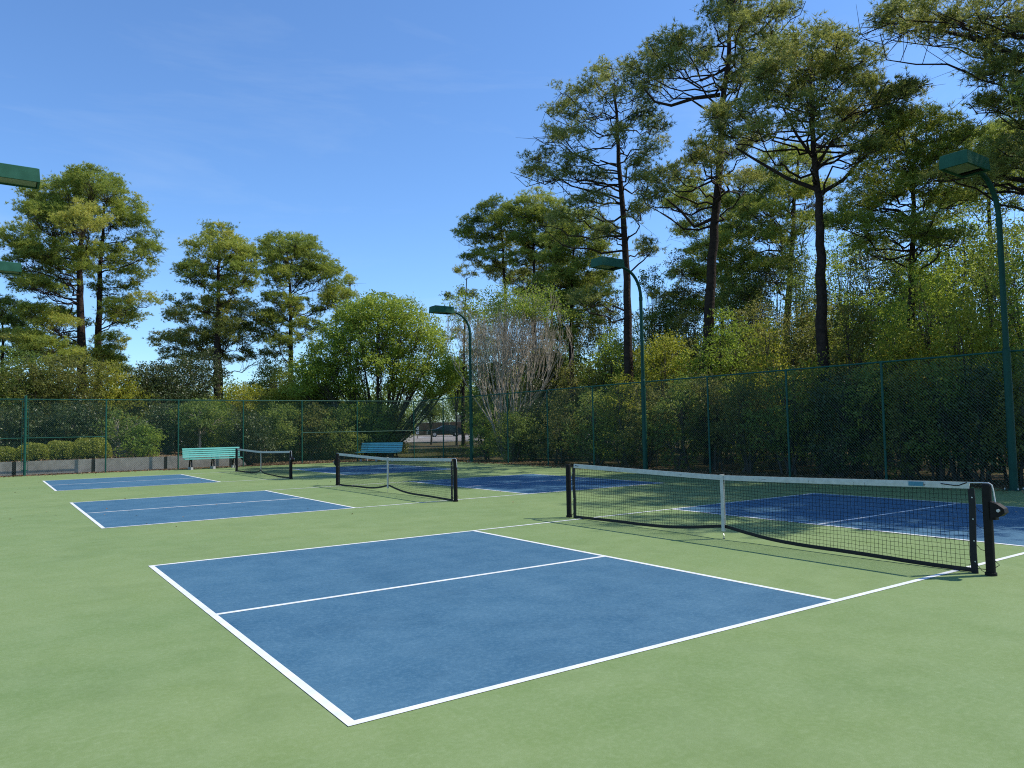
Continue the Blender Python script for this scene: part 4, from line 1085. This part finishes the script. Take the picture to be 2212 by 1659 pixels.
# ---- woods far behind, one mass
rg = np.random.default_rng(90)
lb = MB()
P = []
for px in np.linspace(-150, 2400, 150):
    rr = rg.uniform(66, 84) if px < 1050 else rg.uniform(46, 62)
    if 860 < px < 1035: rr = rg.uniform(116, 128)
    b = at(px + rg.normal(0, 8), 880, rr)
    h = rg.uniform(4.5, 7.0)
    n = 90
    S = b + in_ball(rg, n) * np.array([2.6, 2.6, h / 2]); S[:, 2] += gz(b[0], b[1]) - b[2] + h / 2
    P.append((S[:, None] + rg.normal(0, 0.3, (n, 16, 3))).reshape(-1, 3))
P = np.concatenate(P)
leaves(lb, P, rg, 0.24, 0.45 + 0.2 * rg.normal(size=len(P)))
tag(lb.build('woods', M['leaf_green']), 'distant wood closing the gaps behind the trees', 'woods', kind='stuff')

# ---- leaf litter along the court edges and grass outside the corner
lb = MB()
n = 5000
a = np.stack([rg.uniform(-11, 10, n), FY + 0.15 + np.abs(rg.normal(0, 0.22, n)), rg.uniform(0.0, 0.02, n)], -1)
b = np.stack([FX + 0.1 - rg.exponential(0.28, n), rg.uniform(-5, 31.9, n), rg.uniform(0.004, 0.02, n)], -1)
c = np.stack([rg.uniform(10.5, 12.5, n), rg.uniform(-5, 31.9, n), rg.uniform(-0.02, 0.03, n)], -1)
d = np.stack([rg.uniform(-11, 9.8, 1200), FY - rg.exponential(0.25, 1200), rg.uniform(0.004, 0.02, 1200)], -1)
h_ = np.stack([rg.uniform(-9, 9.5, 260), rg.uniform(-3.5, 31, 260), np.full(260, 0.009)], -1)
h_ = h_[(h_[:, 1] > 9) | (h_[:, 0] > 4)]
leaves(lb, h_, rg, 0.045, 0.6 + 0.25 * rg.normal(size=len(h_)), 4.0)
for Q in (a, b, c, d): leaves(lb, Q, rg, 0.075, 0.5 + 0.25 * rg.normal(size=len(Q)), 3.0)
n = 7000
e = np.stack([rg.uniform(1.6, 11, n), rg.uniform(32.2, 37, n), rg.uniform(-0.03, 0.0, n)], -1)
leaves(lb, e, rg, 0.09, 0.5 + 0.25 * rg.normal(size=n), 3.0)
n = 5000
f = np.stack([rg.uniform(-12, 1.4, n), rg.uniform(32.8, 36, n), rg.uniform(0.5, 0.56, n)], -1)
leaves(lb, f, rg, 0.09, 0.6 + 0.25 * rg.normal(size=n), 3.0)
tag(lb.build('leaf_litter', M['litter']), 'fallen leaves along the fence foot and bank', 'leaves', kind='stuff')
lb = MB()
n = 16000
g_ = np.stack([rg.uniform(6, 26, n), rg.uniform(32.3, 46, n), np.zeros(n)], -1)
for k in range(n): g_[k, 2] = gz(g_[k, 0], g_[k, 1])
blades(lb, g_, np.tile([[0, 0, 1.0]], (n, 1)), rg, 4, 0.10, 0.014, 0.5, np.clip(0.4 + 0.2 * rg.normal(size=n), 0, 1))
tag(lb.build('grass', M['grass']), 'thin shaded grass outside the fence corner', 'grass', kind='stuff')

# ------------------------------------------------------------------ far things in the corner gap
def at_g(px, rng):
    p = at(px, 950, rng); p[2] = gz(p[0], p[1]); return p
cdir = ray(965, 940); yaw = math.atan2(cdir[1], cdir[0]) - math.pi / 2       # local +y points away from the camera
p = at_g(961, 95)
car = thing('parked_car', 'dark hatchback parked on the road before the brown timber screen', 'car', tuple(p + (0, 0, 0.02)), yaw + 0.10)
prof = [(-2.2, 0.30), (2.12, 0.30), (2.2, 0.55), (2.12, 0.88), (1.95, 0.98), (1.25, 1.36), (0.55, 1.46), (-0.15, 1.42), (-1.0, 0.98), (-1.95, 0.82), (-2.2, 0.62)]
mb = MB()
def prism(mb, prof, y0, y1, shrink=None):
    k = len(prof)
    A = [(x, y0 + (0.14 if (shrink and z > 1.0) else 0), z) for x, z in prof]; B = [(x, y1 - (0.14 if (shrink and z > 1.0) else 0), z) for x, z in prof]
    mb.add(A + B, [[i, i + k, (i + 1) % k + k, (i + 1) % k] for i in range(k)])
    mb.add(A, [list(range(k))]); mb.add(B, [list(range(k))[::-1]])
prism(mb, prof, -0.86, 0.86, True)
body = mb.build('body', M['car'], car)
mb = MB(); prism(mb, [(-0.88, 1.0), (1.55, 1.02), (1.18, 1.27), (0.5, 1.37), (-0.12, 1.335)], -0.86 + 0.07, 0.86 - 0.07)
mb.build('window', M['glass'], car)
for y in (-0.6, 0.6):
    mb = MB(); mb.box((2.0, y, 0.86), (0.30, 0.30, 0.12)); mb.build('tail_light', M['tail'], car)
    mb = MB(); mb.box((-2.06, y, 0.66), (0.26, 0.3, 0.13)); mb.build('headlight', M['lens'], car)
for x in (-1.35, 1.35):
    for y in (-0.80, 0.80):
        mb = MB(); mb.tube([(x, y - 0.1, 0.31), (x, y + 0.1, 0.31)], 0.32, 18, True); o = mb.build('wheel', M['rubber'], car)
        mb = MB(); mb.tube([(x, y - 0.115, 0.31), (x, y + 0.115, 0.31)], 0.20, 12, True); mb.build('rim', M['steel'], o)
def screen(px0, px1, rng, h, mt, cap, label, name='timber_fence'):
    a, b = at_g(px0, rng), at_g(px1, rng)
    L = math.hypot(b[0] - a[0], b[1] - a[1]); ang = math.atan2(b[1] - a[1], b[0] - a[0])
    root = thing(name, label, 'fence', tuple(a), ang)
    mb = MB(); n = int(L / 0.15); rg = np.random.default_rng(int(px0))
    for k in range(n): mb.box((0.075 + k * 0.15, rg.normal(0, 0.006), h / 2 + rg.normal(0, 0.01)), (0.138, 0.02, h))
    mb.build('board_panel', mt, root)
    if cap:
        mb = MB(); mb.box((L / 2, 0.0, h + 0.04), (L, 0.09, 0.06)); mb.build('cap_rail', M['timber_pale'], root)
    for x in np.arange(0, L + 0.1, 2.4):
        mb = MB(); mb.box((x, 0.075, h / 2), (0.1, 0.1, h + 0.1)); mb.build('post', mt, root)
screen(975, 1060, 104, 1.75, M['timber'], True, 'brown timber board fence behind the parked car')
screen(985, 1050, 110, 2.75, M['timber_pale'], True, 'taller pale timber fence behind the brown one')
screen(900, 972, 108, 1.7, M['timber'], True, 'shaded brown timber fence left of the parked car')
p = at_g(902, 88)
root = thing('roadside_sign', 'small white board on a short post left of the car', 'sign', tuple(p), yaw)
mb = MB(); mb.box((0, 0, 0.95), (0.30, 0.04, 0.85)); mb.build('panel', M['white'], root)
mb = MB(); mb.box((0, 0.05, 0.55), (0.09, 0.06, 1.1)); mb.build('post', M['timber_pale'], root)
